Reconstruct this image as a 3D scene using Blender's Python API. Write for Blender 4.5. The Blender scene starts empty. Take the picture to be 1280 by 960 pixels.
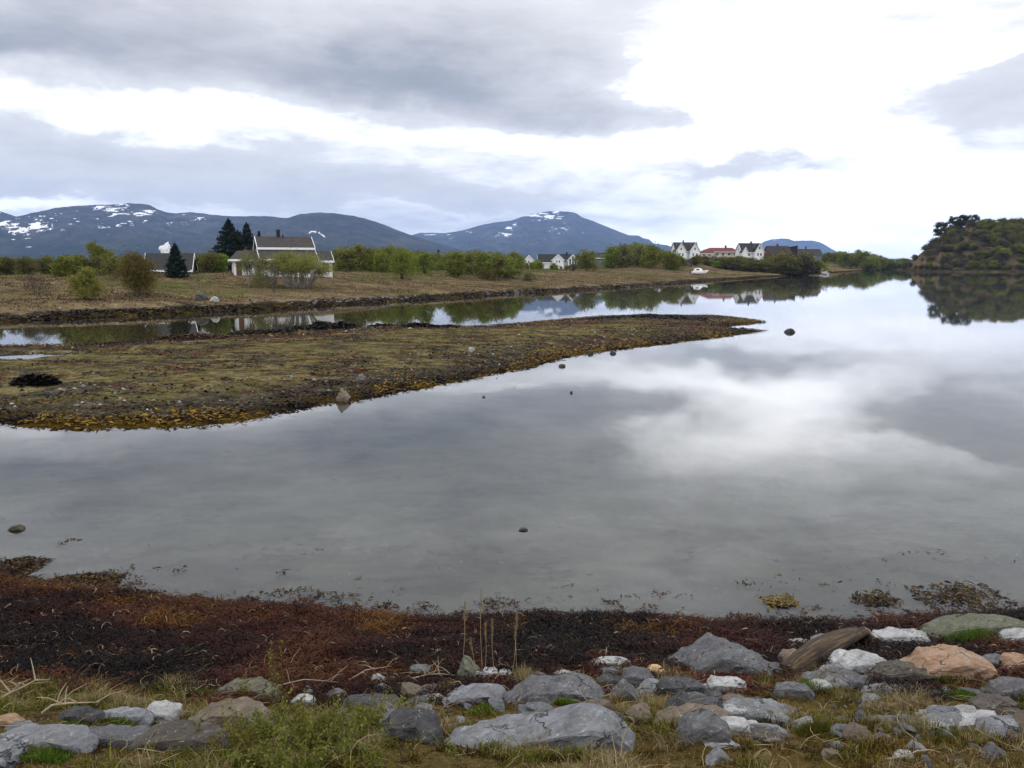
import bpy, bmesh, math, random
import numpy as np
from mathutils import Vector, Matrix, noise as mnoise
from mathutils.geometry import convex_hull_2d

scene = bpy.context.scene
COL = scene.collection
R = math.radians

# ---------------------------------------------------------------- camera
EYE = 5.0
PITCH = math.atan(0.15)
CP, SP = math.cos(PITCH), math.sin(PITCH)
cam_data = bpy.data.cameras.new("camera")
cam_data.sensor_width = 36.0
cam_data.lens = 36.0 * 1000.0 / 1280.0
cam_data.clip_start = 0.1
cam_data.clip_end = 90000.0
cam = bpy.data.objects.new("camera", cam_data)
cam.location = (0, 0, EYE)
cam.rotation_euler = (R(90) - PITCH, 0, 0)
COL.objects.link(cam)
scene.camera = cam

# ---------------------------------------------------------------- render settings
scene.view_settings.view_transform = 'Standard'
scene.view_settings.look = 'None'
scene.view_settings.exposure = 0.0
scene.view_settings.gamma = 1.0
scene.view_settings.use_curve_mapping = False
scene.render.engine = 'CYCLES'
cy = scene.cycles
cy.use_denoising = True
try:
    cy.denoiser = 'OPENIMAGEDENOISE'
except Exception:
    pass
cy.max_bounces = 8
cy.diffuse_bounces = 3
cy.glossy_bounces = 3
cy.transmission_bounces = 4
cy.transparent_max_bounces = 8
cy.volume_bounces = 1
cy.caustics_reflective = False
cy.caustics_refractive = False
cy.sample_clamp_indirect = 6.0


# ---------------------------------------------------------------- node helper
class NT:
    """tiny wrapper that writes node graphs from Python expressions"""

    def __init__(self, tree):
        self.t = tree

    def node(self, kind, **kw):
        n = self.t.nodes.new(kind)
        for k, v in kw.items():
            setattr(n, k, v)
        return n

    def put(self, sock, v):
        if isinstance(v, bpy.types.NodeSocket):
            self.t.links.new(v, sock)
        elif v is not None:
            if sock.type == 'RGBA' and not hasattr(v, '__len__'):
                v = (v, v, v, 1)
            if sock.type == 'RGBA' and len(v) == 3:
                v = (*v, 1)
            sock.default_value = v

    def m(self, op, a, b=None, c=None, clamp=False):
        n = self.node('ShaderNodeMath', operation=op, use_clamp=clamp)
        self.put(n.inputs[0], a)
        if b is not None:
            self.put(n.inputs[1], b)
        if c is not None:
            self.put(n.inputs[2], c)
        return n.outputs[0]

    def vm(self, op, a, b=None, scale=None):
        n = self.node('ShaderNodeVectorMath', operation=op)
        self.put(n.inputs[0], a)
        if b is not None:
            self.put(n.inputs[1], b)
        if scale is not None:
            self.put(n.inputs['Scale'], scale)
        return n.outputs['Value'] if op in ('LENGTH', 'DOT_PRODUCT') else n.outputs[0]

    def noise(self, vec, scale=1.0, detail=4.0, rough=0.55, dist=0.0, color=False):
        n = self.node('ShaderNodeTexNoise')
        self.put(n.inputs['Vector'], vec)
        n.inputs['Scale'].default_value = scale
        n.inputs['Detail'].default_value = detail
        n.inputs['Roughness'].default_value = rough
        n.inputs['Distortion'].default_value = dist
        return n.outputs['Color'] if color else n.outputs['Fac']

    def voronoi(self, vec, scale=1.0, feature='F1', out='Distance', rand=1.0):
        n = self.node('ShaderNodeTexVoronoi', feature=feature)
        self.put(n.inputs['Vector'], vec)
        n.inputs['Scale'].default_value = scale
        n.inputs['Randomness'].default_value = rand
        return n.outputs[out]

    def ramp(self, fac, stops, interp='LINEAR'):
        n = self.node('ShaderNodeValToRGB')
        cr = n.color_ramp
        cr.interpolation = interp
        while len(cr.elements) < len(stops):
            cr.elements.new(0.5)
        for e, (p, c) in zip(cr.elements, stops):
            e.position = p
            e.color = (c, c, c, 1) if not hasattr(c, '__len__') else (*c[:3], 1)
        self.put(n.inputs[0], fac)
        return n.outputs[0]

    def smooth(self, v, a, b):
        n = self.node('ShaderNodeMapRange', interpolation_type='SMOOTHSTEP')
        self.put(n.inputs['Value'], v)
        n.inputs['From Min'].default_value = a
        n.inputs['From Max'].default_value = b
        return n.outputs[0]

    def mix(self, fac, a, b, blend='MIX'):
        n = self.node('ShaderNodeMix', data_type='RGBA', blend_type=blend)
        self.put(n.inputs['Factor'], fac)
        self.put(n.inputs['A'] if False else n.inputs[6], a)
        self.put(n.inputs[7], b)
        return n.outputs[2]

    def attr(self, name, out='Fac'):
        n = self.node('ShaderNodeAttribute', attribute_name=name)
        return n.outputs[out]

    def pos(self):
        return self.node('ShaderNodeNewGeometry').outputs['Position']

    def objco(self):
        return self.node('ShaderNodeTexCoord').outputs['Object']

    def scalev(self, v, s):
        return self.vm('MULTIPLY', v, s)

    def bump(self, h, strength=0.5, dist=0.1, normal=None):
        n = self.node('ShaderNodeBump')
        n.inputs['Strength'].default_value = strength
        n.inputs['Distance'].default_value = dist
        self.put(n.inputs['Height'], h)
        if normal is not None:
            self.put(n.inputs['Normal'], normal)
        return n.outputs[0]

    def principled(self, color, rough=0.8, spec=0.3, normal=None, **kw):
        n = self.node('ShaderNodeBsdfPrincipled')
        self.put(n.inputs['Base Color'], color)
        self.put(n.inputs['Roughness'], rough)
        self.put(n.inputs['Specular IOR Level'], spec)
        if normal is not None:
            self.put(n.inputs['Normal'], normal)
        for k, v in kw.items():
            self.put(n.inputs[k], v)
        return n.outputs[0]

    def out(self, shader, volume=None):
        n = self.node('ShaderNodeOutputMaterial')
        if shader is not None:
            self.t.links.new(shader, n.inputs['Surface'])
        if volume is not None:
            self.t.links.new(volume, n.inputs['Volume'])


def material(name):
    m = bpy.data.materials.new(name)
    m.use_nodes = True
    m.node_tree.nodes.clear()
    return m, NT(m.node_tree)


# ---------------------------------------------------------------- photograph geometry -> directions and places
def ray(px, py):
    """direction through a point of the 1280 x 960 photograph"""
    u, v = (px - 640) / 1000.0, (480 - py) / 1000.0
    return np.array([u, CP + v * SP, -SP + v * CP])


def azel(px, py):
    d = ray(px, py)
    h = math.hypot(d[0], d[1])
    return math.atan2(d[0], d[1]), d[2] / h


def on_level(px, py, z=0.0):
    d = ray(px, py)
    t = (z - EYE) / d[2]
    return np.array([d[0] * t, d[1] * t])


def at_y(px, py, y):
    """the point on the ray at ground distance y ahead"""
    d = ray(px, py)
    t = y / d[1]
    return np.array([d[0] * t, y, EYE + d[2] * t])


# ---------------------------------------------------------------- sky: broken overcast over a clear sky
SUN_EL, SUN_AZ = R(39), R(15)
world = bpy.data.worlds.new("World")
scene.world = world
world.use_nodes = True
world.node_tree.nodes.clear()
w = NT(world.node_tree)
direction = w.node('ShaderNodeTexCoord').outputs['Generated']
sep = w.node('ShaderNodeSeparateXYZ')
w.put(sep.inputs[0], direction)
dx, dy, dz = sep.outputs
hor = w.m('SQRT', w.m('ADD', w.m('MULTIPLY', dx, dx), w.m('MULTIPLY', dy, dy)))
az = w.m('ARCTAN2', dx, dy)
el = w.m('DIVIDE', dz, w.m('MAXIMUM', hor, 0.02))
zz = w.m('ADD', w.m('MAXIMUM', dz, 0.0), 0.07)
comb = w.node('ShaderNodeCombineXYZ')
w.put(comb.inputs[0], w.m('DIVIDE', dx, zz))
w.put(comb.inputs[1], w.m('DIVIDE', dy, zz))
deck = comb.outputs[0]                                   # where the ray meets the cloud deck
comb2 = w.node('ShaderNodeCombineXYZ')
w.put(comb2.inputs[0], az)
w.put(comb2.inputs[1], w.m('MULTIPLY', el, 2.0))
ang = comb2.outputs[0]
warp = w.noise(ang, 4.0, 5.0, 0.6, color=True)
sw = w.node('ShaderNodeSeparateXYZ')
w.put(sw.inputs[0], warp)
wa = w.m('MULTIPLY', w.m('SUBTRACT', sw.outputs[0], 0.5), 0.34)
we = w.m('MULTIPLY', w.m('SUBTRACT', sw.outputs[1], 0.5), 0.14)
azw = w.m('ADD', az, wa)
elw = w.m('ADD', el, we)

# cloud masses: centre in the photograph, half-sizes, weight (dark below 0, bright above)
CLOUDS = [
    (70, 40, 190, 62, -0.55), (40, 75, 120, 30, -0.25),
    (330, 40, 180, 60, -0.36), (470, 108, 170, 40, -0.62), (610, 60, 150, 60, -0.34),
    (740, 148, 135, 30, -0.62), (680, 90, 110, 40, -0.14),
    (130, 192, 200, 22, -0.30), (330, 236, 260, 14, -0.20), (60, 235, 150, 16, -0.22),
    (950, 212, 140, 14, -0.42), (1225, 118, 180, 42, -0.42), (1110, 132, 110, 24, -0.16), (1000, 190, 330, 190, 0.22),
    (600, 244, 240, 16, -0.10), (760, 268, 240, 12, -0.16), (1030, 290, 420, 46, 0.36), (250, 300, 420, 40, 0.12), (620, 285, 160, 12, -0.10),
    (880, 80, 120, 40, 0.35), (1000, 110, 150, 50, 0.30), (870, 190, 180, 22, 0.28), (960, 150, 180, 40, 0.45), (690, 172, 80, 10, 0.25),
    (100, 130, 240, 36, 0.15), (330, 160, 250, 28, 0.15), (560, 170, 120, 25, 0.10), (1180, 70, 160, 20, 0.20),
    (1150, 235, 200, 40, 0.16), (40, 258, 70, 8, 0.28), (560, 262, 70, 6, 0.10), (1200, 80, 120, 6, 0.15),
    (300, -190, 420, 90, -0.10), (900, -150, 300, 90, 0.10), (1250, -200, 240, 90, -0.25),
]
total = None
for (px, py, sx, sy, wt) in CLOUDS:
    a0, e0 = azel(px, py)
    a1, _ = azel(px + sx, py)
    _, e1 = azel(px, py - sy)
    qa = w.m('MULTIPLY', w.m('SUBTRACT', azw, a0), 1.0 / abs(a1 - a0))
    qe = w.m('MULTIPLY', w.m('SUBTRACT', elw, e0), 1.0 / abs(e1 - e0))
    r2 = w.m('MULTIPLY_ADD', qa, qa, w.m('MULTIPLY', qe, qe))
    wt = wt * 0.96 if wt < 0 else wt
    g = w.m('POWER', 2.71828, w.m('MULTIPLY', w.m('POWER', r2, 1.25), -0.8))
    total = w.m('MULTIPLY', g, wt) if total is None else w.m('MULTIPLY_ADD', g, wt, total)
n1 = w.noise(deck, 0.8, 8.0, 0.60, 0.4)
n2 = w.noise(w.scalev(ang, (1.0, 1.7, 1.0)), 4.2, 7.0, 0.60, 0.7)
val = w.m('ADD', total, 0.90)
val = w.m('MULTIPLY_ADD', w.m('SUBTRACT', n1, 0.5), 0.30, val)
val = w.m('MULTIPLY_ADD', w.m('SUBTRACT', n2, 0.5), 0.40, val)
n3 = w.noise(w.scalev(ang, (1.0, 1.9, 1.0)), 13.0, 6.0, 0.62, 0.6)
val = w.m('MULTIPLY_ADD', w.m('SUBTRACT', n3, 0.5), 0.36, val)
cloud = w.ramp(w.m('MULTIPLY', val, 0.7143), [
    (0.00, (0.325, 0.345, 0.39)), (0.12, (0.395, 0.41, 0.45)), (0.30, (0.59, 0.59, 0.618)),
    (0.46, (0.745, 0.745, 0.772)), (0.64, (0.88, 0.88, 0.895)), (0.78, (0.98, 0.98, 1.0))])
glow = w.m('MULTIPLY_ADD', w.m('MAXIMUM', w.m('SUBTRACT', val, 0.86), 0.0), 2.1, 1.0)
cloud = w.mix(1.0, cloud, w.vm('SCALE', cloud, scale=glow), 'MIX')
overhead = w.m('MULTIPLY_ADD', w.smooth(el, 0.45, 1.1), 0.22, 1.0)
behind = w.m('MULTIPLY_ADD', w.smooth(dy, 0.1, -0.6), 0.75, 1.0)         # unseen sky behind the camera brightened, added to light surfaces facing it
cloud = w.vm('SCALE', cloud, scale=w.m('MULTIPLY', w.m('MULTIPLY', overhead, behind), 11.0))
sky = w.node('ShaderNodeTexSky', sky_type='NISHITA')
sky.sun_disc = False
sky.sun_elevation = SUN_EL
sky.sun_rotation = SUN_AZ
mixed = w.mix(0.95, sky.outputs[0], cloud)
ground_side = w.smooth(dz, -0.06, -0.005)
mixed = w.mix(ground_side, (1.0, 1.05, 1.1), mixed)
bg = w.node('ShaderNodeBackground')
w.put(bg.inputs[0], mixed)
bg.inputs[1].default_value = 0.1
wo = w.node('ShaderNodeOutputWorld')
world.node_tree.links.new(bg.outputs[0], wo.inputs[0])
world.cycles.sampling_method = 'MANUAL'
world.cycles.sample_map_resolution = 1024

# ---------------------------------------------------------------- sun, veiled by the overcast
sun_data = bpy.data.lights.new("sun", 'SUN')
sun_data.energy = 0.7
sun_data.angle = R(16)
sun_data.color = (1.0, 0.96, 0.9)
sun = bpy.data.objects.new("sun", sun_data)
sd = Vector((math.sin(SUN_AZ) * math.cos(SUN_EL), math.cos(SUN_AZ) * math.cos(SUN_EL), math.sin(SUN_EL)))
sun.rotation_euler = sd.to_track_quat('Z', 'Y').to_euler()
COL.objects.link(sun)

# ---------------------------------------------------------------- object helpers
def tag(o, label=None, cat=None, group=None, kind=None):
    if label:
        o['label'] = label
    if cat:
        o['category'] = cat
    if group:
        o['group'] = group
    if kind:
        o['kind'] = kind
    return o


def quick_mesh(name, verts, faces, mat=None, smooth=True, attrs=None, cols=None):
    """verts (N,3), faces (M,k) with one k, as fast as numpy allows"""
    verts = np.asarray(verts, dtype=np.float32)
    faces = np.asarray(faces, dtype=np.int32)
    me = bpy.data.meshes.new(name)
    k = faces.shape[1]
    me.vertices.add(len(verts))
    me.vertices.foreach_set('co', verts.ravel())
    me.loops.add(faces.size)
    me.loops.foreach_set('vertex_index', faces.ravel())
    me.polygons.add(len(faces))
    me.polygons.foreach_set('loop_start', np.arange(0, faces.size, k, dtype=np.int32))
    me.polygons.foreach_set('use_smooth', np.full(len(faces), smooth, dtype=bool))
    me.update(calc_edges=True)
    for an, av in (attrs or {}).items():
        a = me.attributes.new(an, 'FLOAT', 'POINT')
        a.data.foreach_set('value', np.asarray(av, dtype=np.float32))
    if cols is not None:
        c = np.ones((len(verts), 4), dtype=np.float32)
        c[:, :3] = cols
        a = me.color_attributes.new('Col', 'FLOAT_COLOR', 'POINT')
        a.data.foreach_set('color', c.ravel())
    if mat:
        me.materials.append(mat)
    return me


def link(name, me, parent=None, loc=None):
    o = bpy.data.objects.new(name, me)
    if parent:
        o.parent = parent
    if loc is not None:
        o.location = loc
    COL.objects.link(o)
    return o


def empty(name, loc, rz=0.0):
    o = bpy.data.objects.new(name, None)
    o.location = loc
    o.rotation_euler = (0, 0, rz)
    o.empty_display_size = 0.3
    COL.objects.link(o)
    return o


# ---------------------------------------------------------------- numpy noise
def _hash(ix, iy, seed):
    h = (ix.astype(np.int64) * 374761393 + iy.astype(np.int64) * 668265263 + seed * 974634777) & 0xFFFFFFFF
    h = ((h ^ (h >> 13)) * 1274126177) & 0xFFFFFFFF
    h = (h ^ (h >> 16)) & 0xFFFFFFFF
    return h.astype(np.float64) / 4294967295.0


def vnoise(x, y, seed=0):
    x = np.asarray(x, float)
    y = np.asarray(y, float)
    ix, iy = np.floor(x), np.floor(y)
    fx, fy = x - ix, y - iy
    fx = fx * fx * fx * (fx * (fx * 6 - 15) + 10)
    fy = fy * fy * fy * (fy * (fy * 6 - 15) + 10)
    a, b = _hash(ix, iy, seed), _hash(ix + 1, iy, seed)
    c, d = _hash(ix, iy + 1, seed), _hash(ix + 1, iy + 1, seed)
    return (a * (1 - fx) + b * fx) * (1 - fy) + (c * (1 - fx) + d * fx) * fy


def fbm(x, y, octaves=4, seed=0, gain=0.5):
    """-1 .. 1"""
    s, amp, tot, f = 0.0, 1.0, 0.0, 1.0
    for o in range(octaves):
        s = s + amp * (vnoise(x * f + 13.7 * o, y * f - 7.3 * o, seed + o) * 2 - 1)
        tot += amp
        amp *= gain
        f *= 2.03
    return s / tot


def ss(v, a, b):
    t = np.clip((v - a) / (b - a), 0, 1)
    return t * t * (3 - 2 * t)


def signed_distance(x, y, poly):
    """+ inside, - outside"""
    poly = np.asarray(poly, float)
    best = np.full(np.shape(x), 1e18)
    inside = np.zeros(np.shape(x), bool)
    n = len(poly)
    for i in range(n):
        ax, ay = poly[i]
        bx, by = poly[(i + 1) % n]
        ex, ey = bx - ax, by - ay
        t = np.clip(((x - ax) * ex + (y - ay) * ey) / max(ex * ex + ey * ey, 1e-12), 0, 1)
        d2 = (x - ax - t * ex) ** 2 + (y - ay - t * ey) ** 2
        best = np.minimum(best, d2)
        if ay != by:
            c = ((ay > y) != (by > y)) & (x < ex * (y - ay) / ey + ax)
            inside ^= c
    d = np.sqrt(best)
    return np.where(inside, d, -d)


# ---------------------------------------------------------------- shorelines, read off the photograph at water level
def level_line(pts):
    return [tuple(on_level(px, py)) for px, py in pts]


NEAR = level_line([(-900, 640), (-300, 690), (0, 722), (60, 738), (130, 745), (200, 757), (300, 763), (420, 772), (560, 782), (680, 778),
                   (800, 782), (920, 785), (1020, 786), (1120, 782), (1280, 772), (1600, 760), (2300, 730)])
NEAR = NEAR + [(60, -60), (-60, -60)]
ISLET = level_line([(-420, 545), (-200, 535), (0, 528), (60, 534), (150, 535), (250, 530), (330, 518), (420, 504), (440, 502), (500, 489),
                    (560, 479), (640, 463), (731, 442), (796, 433), (862, 425), (905, 420), (935, 416), (960, 413.5), (925, 412),
                    (899, 411), (905, 408), (953, 402.5), (930, 398.5), (889, 395), (810, 395), (745, 396.5), (700, 400), (653, 405),
                    (594, 409), (551, 409), (520, 407.5), (480, 410), (443, 410), (413, 409), (382, 414), (354, 419), (297, 421),
                    (234, 424), (98, 432), (0, 433), (-200, 437), (-420, 440)])
POOL = level_line([(-160, 466), (-60, 456), (30, 455), (90, 449.5), (140, 446.5), (165, 443), (120, 441), (60, 442.5), (0, 444), (-60, 446), (-160, 450)])
FAR = level_line([(-2200, 470), (-1200, 440), (-600, 411), (-300, 406), (0, 402), (60, 400), (150, 397), (250, 391), (340, 387), (430, 381), (500, 377), (560, 373),
                  (640, 368), (700, 365), (760, 361), (820, 357), (880, 352), (960, 346.4), (1000, 344), (1024, 342.3), (1050, 340.5),
                  (1080, 338.4), (1112, 337.0), (1135, 336.4), (1165, 336)])
FAR = FAR + [(2500, 5200), (-9000, 5200), (-9000, 60)]
KNOLL = level_line([(1104, 337.0), (1125, 338.2), (1160, 339.4), (1200, 340.2), (1280, 340.0), (1400, 339.6), (1560, 339.0)]) + \
    [(900, 1100), (560, 1150), (430, 1020)]

CREST = [(1060, 340), (1104, 338), (1118, 335), (1130, 330), (1140, 323), (1150, 315), (1160, 306.5), (1172, 297.5), (1182, 288), (1195, 281.5), (1212, 277),
         (1240, 277), (1262, 278), (1285, 283), (1330, 289), (1420, 302), (1500, 322), (1560, 336), (1700, 341)]
HOUSE_RIDGE = [(760, 0), (800, 2.5), (840, 4.6), (900, 5.2), (960, 5.0), (1000, 3.6), (1040, 2.5), (1090, 0.0)]
LOW_HILL = [(960, 0), (1000, 6), (1030, 9), (1060, 12.5), (1078, 12.5), (1095, 8), (1110, 3.0), (1125, 0)]


def px_table(tbl, conv=None):
    a = np.array([azel(p, 330)[0] for p, _ in tbl])
    v = np.array([conv(p, q) if conv else q for p, q in tbl], float)
    return a, v


CREST_A, CREST_Z = px_table(CREST, lambda p, q: max(0.0, EYE + azel(p, q)[1] * 700.0 - 3.0))
RIDGE_A, RIDGE_Z = px_table(HOUSE_RIDGE)
LOW_A, LOW_Z = px_table(LOW_HILL)
MOUND = on_level(60, 372)
FARM = at_y(357, 343, 130)[:2]


def ground_height(x, y, fine=True, split=False):
    """height of the land and of the sea bed; also the distances to each shore"""
    x = np.asarray(x, float)
    y = np.asarray(y, float)
    r = np.hypot(x, y)
    a = np.arctan2(x, y)
    wob = 0.45 * fbm(x / 2.3, y / 2.3, 3, 5) if fine else 0.0
    dn = signed_distance(x, y, NEAR) + np.where(r < 40, 0.55 * wob, 0)
    di = signed_distance(x, y, ISLET) + np.where(r < 120, 1.0 * wob, 0)
    dp = signed_distance(x, y, POOL) + 0.5 * wob + 0.5
    df = signed_distance(x, y, FAR) + 1.6 * wob + np.where(r < 420, 1.5 * fbm(x / 7.0, y / 7.0, 3, 43), 0)
    dk = signed_distance(x, y, KNOLL)
    n_a = fbm(x / 9.0, y / 9.0, 4, 11)
    n_b = fbm(x / 1.1, y / 1.1, 3, 21) if fine else 0.0
    n_c = fbm(x / 0.22, y / 0.22, 2, 31) if fine else 0.0
    # sea bed
    dmin = -np.maximum.reduce([dn, di, df, dk])
    z = -np.minimum(0.03 + 0.055 * np.maximum(dmin, 0) ** 0.9, 1.6) + 0.015 * n_b
    # near bank
    zn = 0.04 + 0.16 * ss(dn, -0.3, 0.5) + 0.50 * ss(dn, 0.2, 3.4) + 1.35 * ss(dn, 2.6, 6.9) + 0.62 * ss(dn, 6.6, 9.5)
    hum = fbm(x / 0.5, y / 0.5, 3, 41) if fine else 0.0
    zn = zn + 0.05 * n_b * ss(dn, 0, 1.5) + 0.025 * n_c * ss(dn, -0.2, 0.6) + (0.075 + 0.05 * ss(x, -0.3, 0.8)) * hum * ss(dn + 0.9 * ss(x, 0.3, 1.3), 3.0, 4.4)
    zn = zn * ss(dn, -0.9, 0.25) + z * (1 - ss(dn, -0.9, 0.25))
    # islet
    zi = 0.10 * ss(di, -0.2, 0.7) + 0.34 * ss(di, 0.3, 9.0) + (0.06 * n_a + 0.05 * n_b) * ss(di, 0, 3)
    pool = ss(dp, -1.2, 0.3)
    zi = zi * (1 - pool) + (-0.06) * pool
    zi = np.maximum(zi, 0.02 - 0.2 * (pool > 0.6)) if np.ndim(zi) else zi
    # far land
    zf = (0.36 + 0.22 * n_a) * ss(df, -0.2, 1.6) + 0.60 * ss(df, 1.0, 6.0) + 2.25 * ss(df, 3.0, 44.0) + 0.6 * ss(df, 60, 260)
    zf = zf + (0.22 * n_a * ss(df, 2, 14) + 0.10 * n_b) * ss(df, 0, 2)
    zf = zf + 1.05 * np.exp(-((x - FARM[0]) ** 2 + (y - FARM[1]) ** 2) / 15.0 ** 2)
    zf = zf + 1.1 * np.exp(-(((x - MOUND[0]) / 9.0) ** 2 + ((y - MOUND[1] - 14) / 6.0) ** 2))
    zf = zf + np.interp(a, RIDGE_A, RIDGE_Z) * ss(df, 12, 75) * (1 - 0.6 * ss(r, 470, 640))
    zf = zf + np.interp(a, LOW_A, LOW_Z) * ss(df, 8, 90) * (1 - ss(r, 900, 1300)) * ss(r, 520, 700)
    # knoll
    crest = np.interp(a, CREST_A, CREST_Z, left=0, right=0)
    front = 585 + 20 * fbm(a * 40, r * 0.004, 2, 77)
    zk = crest * ss(r, front, 715) ** 0.8 * (1 - ss(r, 760, 960)) + 0.9 * ss(dk, -1, 6)
    zk = zk * ss(dk, -1.0, 14.0)
    led = np.exp(-((a - azel(1192, 330)[0]) / 0.034) ** 2) * 0.45
    zq = (zk + 6.0 * n_a) / 6.5
    zt_ = 6.5 * (np.floor(zq) + ss(zq - np.floor(zq), 0.70, 0.93)) - 6.0 * n_a
    zk = np.where(zk > 3, zk * (1 - led) + zt_ * led, zk)
    zk = zk + (2.2 * n_a + 2.4 * fbm(x / 26.0, y / 26.0, 3, 91)) * ss(zk, 2, 14)
    out = np.where(dn > -0.9, zn, z)
    out = np.where((di > -0.2) & (dn < -5), np.maximum(zi, z), out)
    out = np.where((df > -0.2) & (dn < -5), np.maximum(zf, z), out)
    zk = zk * ss(dk, -1.0, 3.0) + z * (1 - ss(dk, -1.0, 3.0))
    out = np.where((dk > -1) & (df < 0), np.maximum(zk, z), out)
    if split:
        return out, dn, di, df, dk
    return out


def h1(x, y):
    return float(ground_height(np.array([x]), np.array([y]))[0])


_T = np.geomspace(2.0, 2500.0, 2600)


def ground_hit(px, py):
    """where the ray through a photo point meets the modelled ground or the water"""
    d = ray(px, py)
    x, y, z = d[0] * _T, d[1] * _T, EYE + d[2] * _T
    h = np.maximum(ground_height(x, y), 0.0)
    below = np.nonzero(z <= h)[0]
    i = below[0] if len(below) else len(_T) - 1
    if i == 0:
        i = 1
    g0, g1 = z[i - 1] - h[i - 1], z[i] - h[i]
    f = g0 / (g0 - g1) if g0 != g1 else 0
    t = _T[i - 1] + f * (_T[i] - _T[i - 1])
    return np.array([d[0] * t, d[1] * t, EYE + d[2] * t])


def depth_of(p):
    return p[1] * CP + (EYE - p[2]) * SP


# ---------------------------------------------------------------- ground materials
def earth_colour(n, p):
    pass


M = {}


def sand_colour(n, p, off):
    """sand bed with weed-dark patches, shells and scraps; off = metres from the nearest shore"""
    a = n.noise(n.scalev(p, (0.7, 0.9, 1.0)), 0.7, 7, 0.66, 0.1)
    b = n.noise(p, 5.0, 5, 0.65)
    sand = n.ramp(n.m('MULTIPLY_ADD', b, 0.2, n.m('MULTIPLY', a, 0.8)), [
        (0.38, (0.070, 0.074, 0.070)), (0.46, (0.108, 0.112, 0.10)), (0.55, (0.135, 0.14, 0.122)), (0.66, (0.175, 0.177, 0.15))])
    v = n.voronoi(p, 7.0)
    sp = n.node('ShaderNodeSeparateColor')
    n.put(sp.inputs[0], n.voronoi(p, 7.0, out='Color'))
    shell = n.m('MULTIPLY', n.m('LESS_THAN', v, 0.11), n.m('GREATER_THAN', sp.outputs[0], 0.5))
    sand = n.mix(n.m('MULTIPLY', n.m('MULTIPLY', shell, n.smooth(n.noise(p, 0.7, 4), 0.47, 0.62)), 0.8), sand, (0.7, 0.75, 0.68))
    v2 = n.voronoi(n.scalev(p, (0.6, 1, 1)), 4.0)
    dark = n.m('MULTIPLY', n.m('LESS_THAN', v2, 0.16), n.smooth(n.noise(p, 0.9, 3), 0.48, 0.58))
    sand = n.mix(n.m('MULTIPLY', dark, 0.9), sand, (0.03, 0.022, 0.016))
    sy_ = n.node('ShaderNodeSeparateXYZ')
    n.put(sy_.inputs[0], p)
    sand = n.mix(n.m('MULTIPLY', n.smooth(sy_.outputs[1], 40.0, 58.0), n.m('SUBTRACT', 1.0, n.smooth(sy_.outputs[0], -4.0, 14.0))), sand, (0.055, 0.05, 0.026))
    blot = n.m('MULTIPLY', n.smooth(n.noise(n.scalev(p, (0.75, 1, 1)), 1.1, 7, 0.7), 0.52, 0.60), n.m('SUBTRACT', 1.0, n.smooth(off, 2.5, 7.0)))
    sand = n.mix(n.m('MULTIPLY', blot, 0.6), sand, (0.05, 0.048, 0.046))
    return n.mix(n.smooth(n.m('MULTIPLY_ADD', a, 3.0, off), 1.2, 5.0), n.mix(0.5, sand, (0.13, 0.125, 0.125)), sand)


def mat_near():
    m, n = material('near_bank_ground')
    p = n.pos()
    d = n.attr('shore')
    a = n.noise(p, 2.2, 6, 0.6)
    b = n.noise(p, 14.0, 5, 0.6)
    c = n.noise(p, 60.0, 3, 0.6)
    sx_ = n.node('ShaderNodeSeparateXYZ')
    n.put(sx_.inputs[0], p)
    d_shore = d
    d = n.m('MULTIPLY_ADD', n.smooth(sx_.outputs[0], 0.3, 1.3), 0.95, d)
    weed = n.ramp(b, [(0.3, (0.008, 0.006, 0.005)), (0.5, (0.016, 0.009, 0.007)), (0.62, (0.034, 0.013, 0.008)), (0.8, (0.055, 0.028, 0.010))])
    soil = n.ramp(n.m('MULTIPLY_ADD', b, 0.6, n.m('MULTIPLY', a, 0.4)), [
        (0.30, (0.012, 0.009, 0.006)), (0.42, (0.045, 0.029, 0.013)), (0.50, (0.075, 0.055, 0.016)), (0.58, (0.10, 0.066, 0.02)), (0.72, (0.19, 0.145, 0.08))])
    soil = n.mix(n.smooth(c, 0.58, 0.72), soil, (0.24, 0.20, 0.13))
    rust = n.mix(n.smooth(a, 0.50, 0.60), soil, (0.05, 0.016, 0.009))
    bed = n.mix(n.smooth(n.m('MULTIPLY_ADD', a, 1.2, d), 3.5, 4.1), weed, rust)
    col = n.mix(n.smooth(n.m('MULTIPLY_ADD', a, 1.2, d), 4.2, 4.9), bed, soil)
    col = n.mix(n.smooth(n.m('MULTIPLY_ADD', b, 0.5, d_shore), 0.02, 0.22), sand_colour(n, p, n.m('MULTIPLY', d_shore, -1.0)), col)
    h = n.m('MULTIPLY_ADD', c, 0.4, b)
    n.out(n.principled(col, 0.95, 0.03, n.bump(h, 0.9, 0.05)))
    return m


def mat_seabed():
    m, n = material('seabed_sand')
    p = n.pos()
    n.out(n.principled(sand_colour(n, p, n.attr('shore')), 0.9, 0.1, n.bump(n.noise(p, 5.0, 4), 0.3, 0.03)))
    return m


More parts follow.
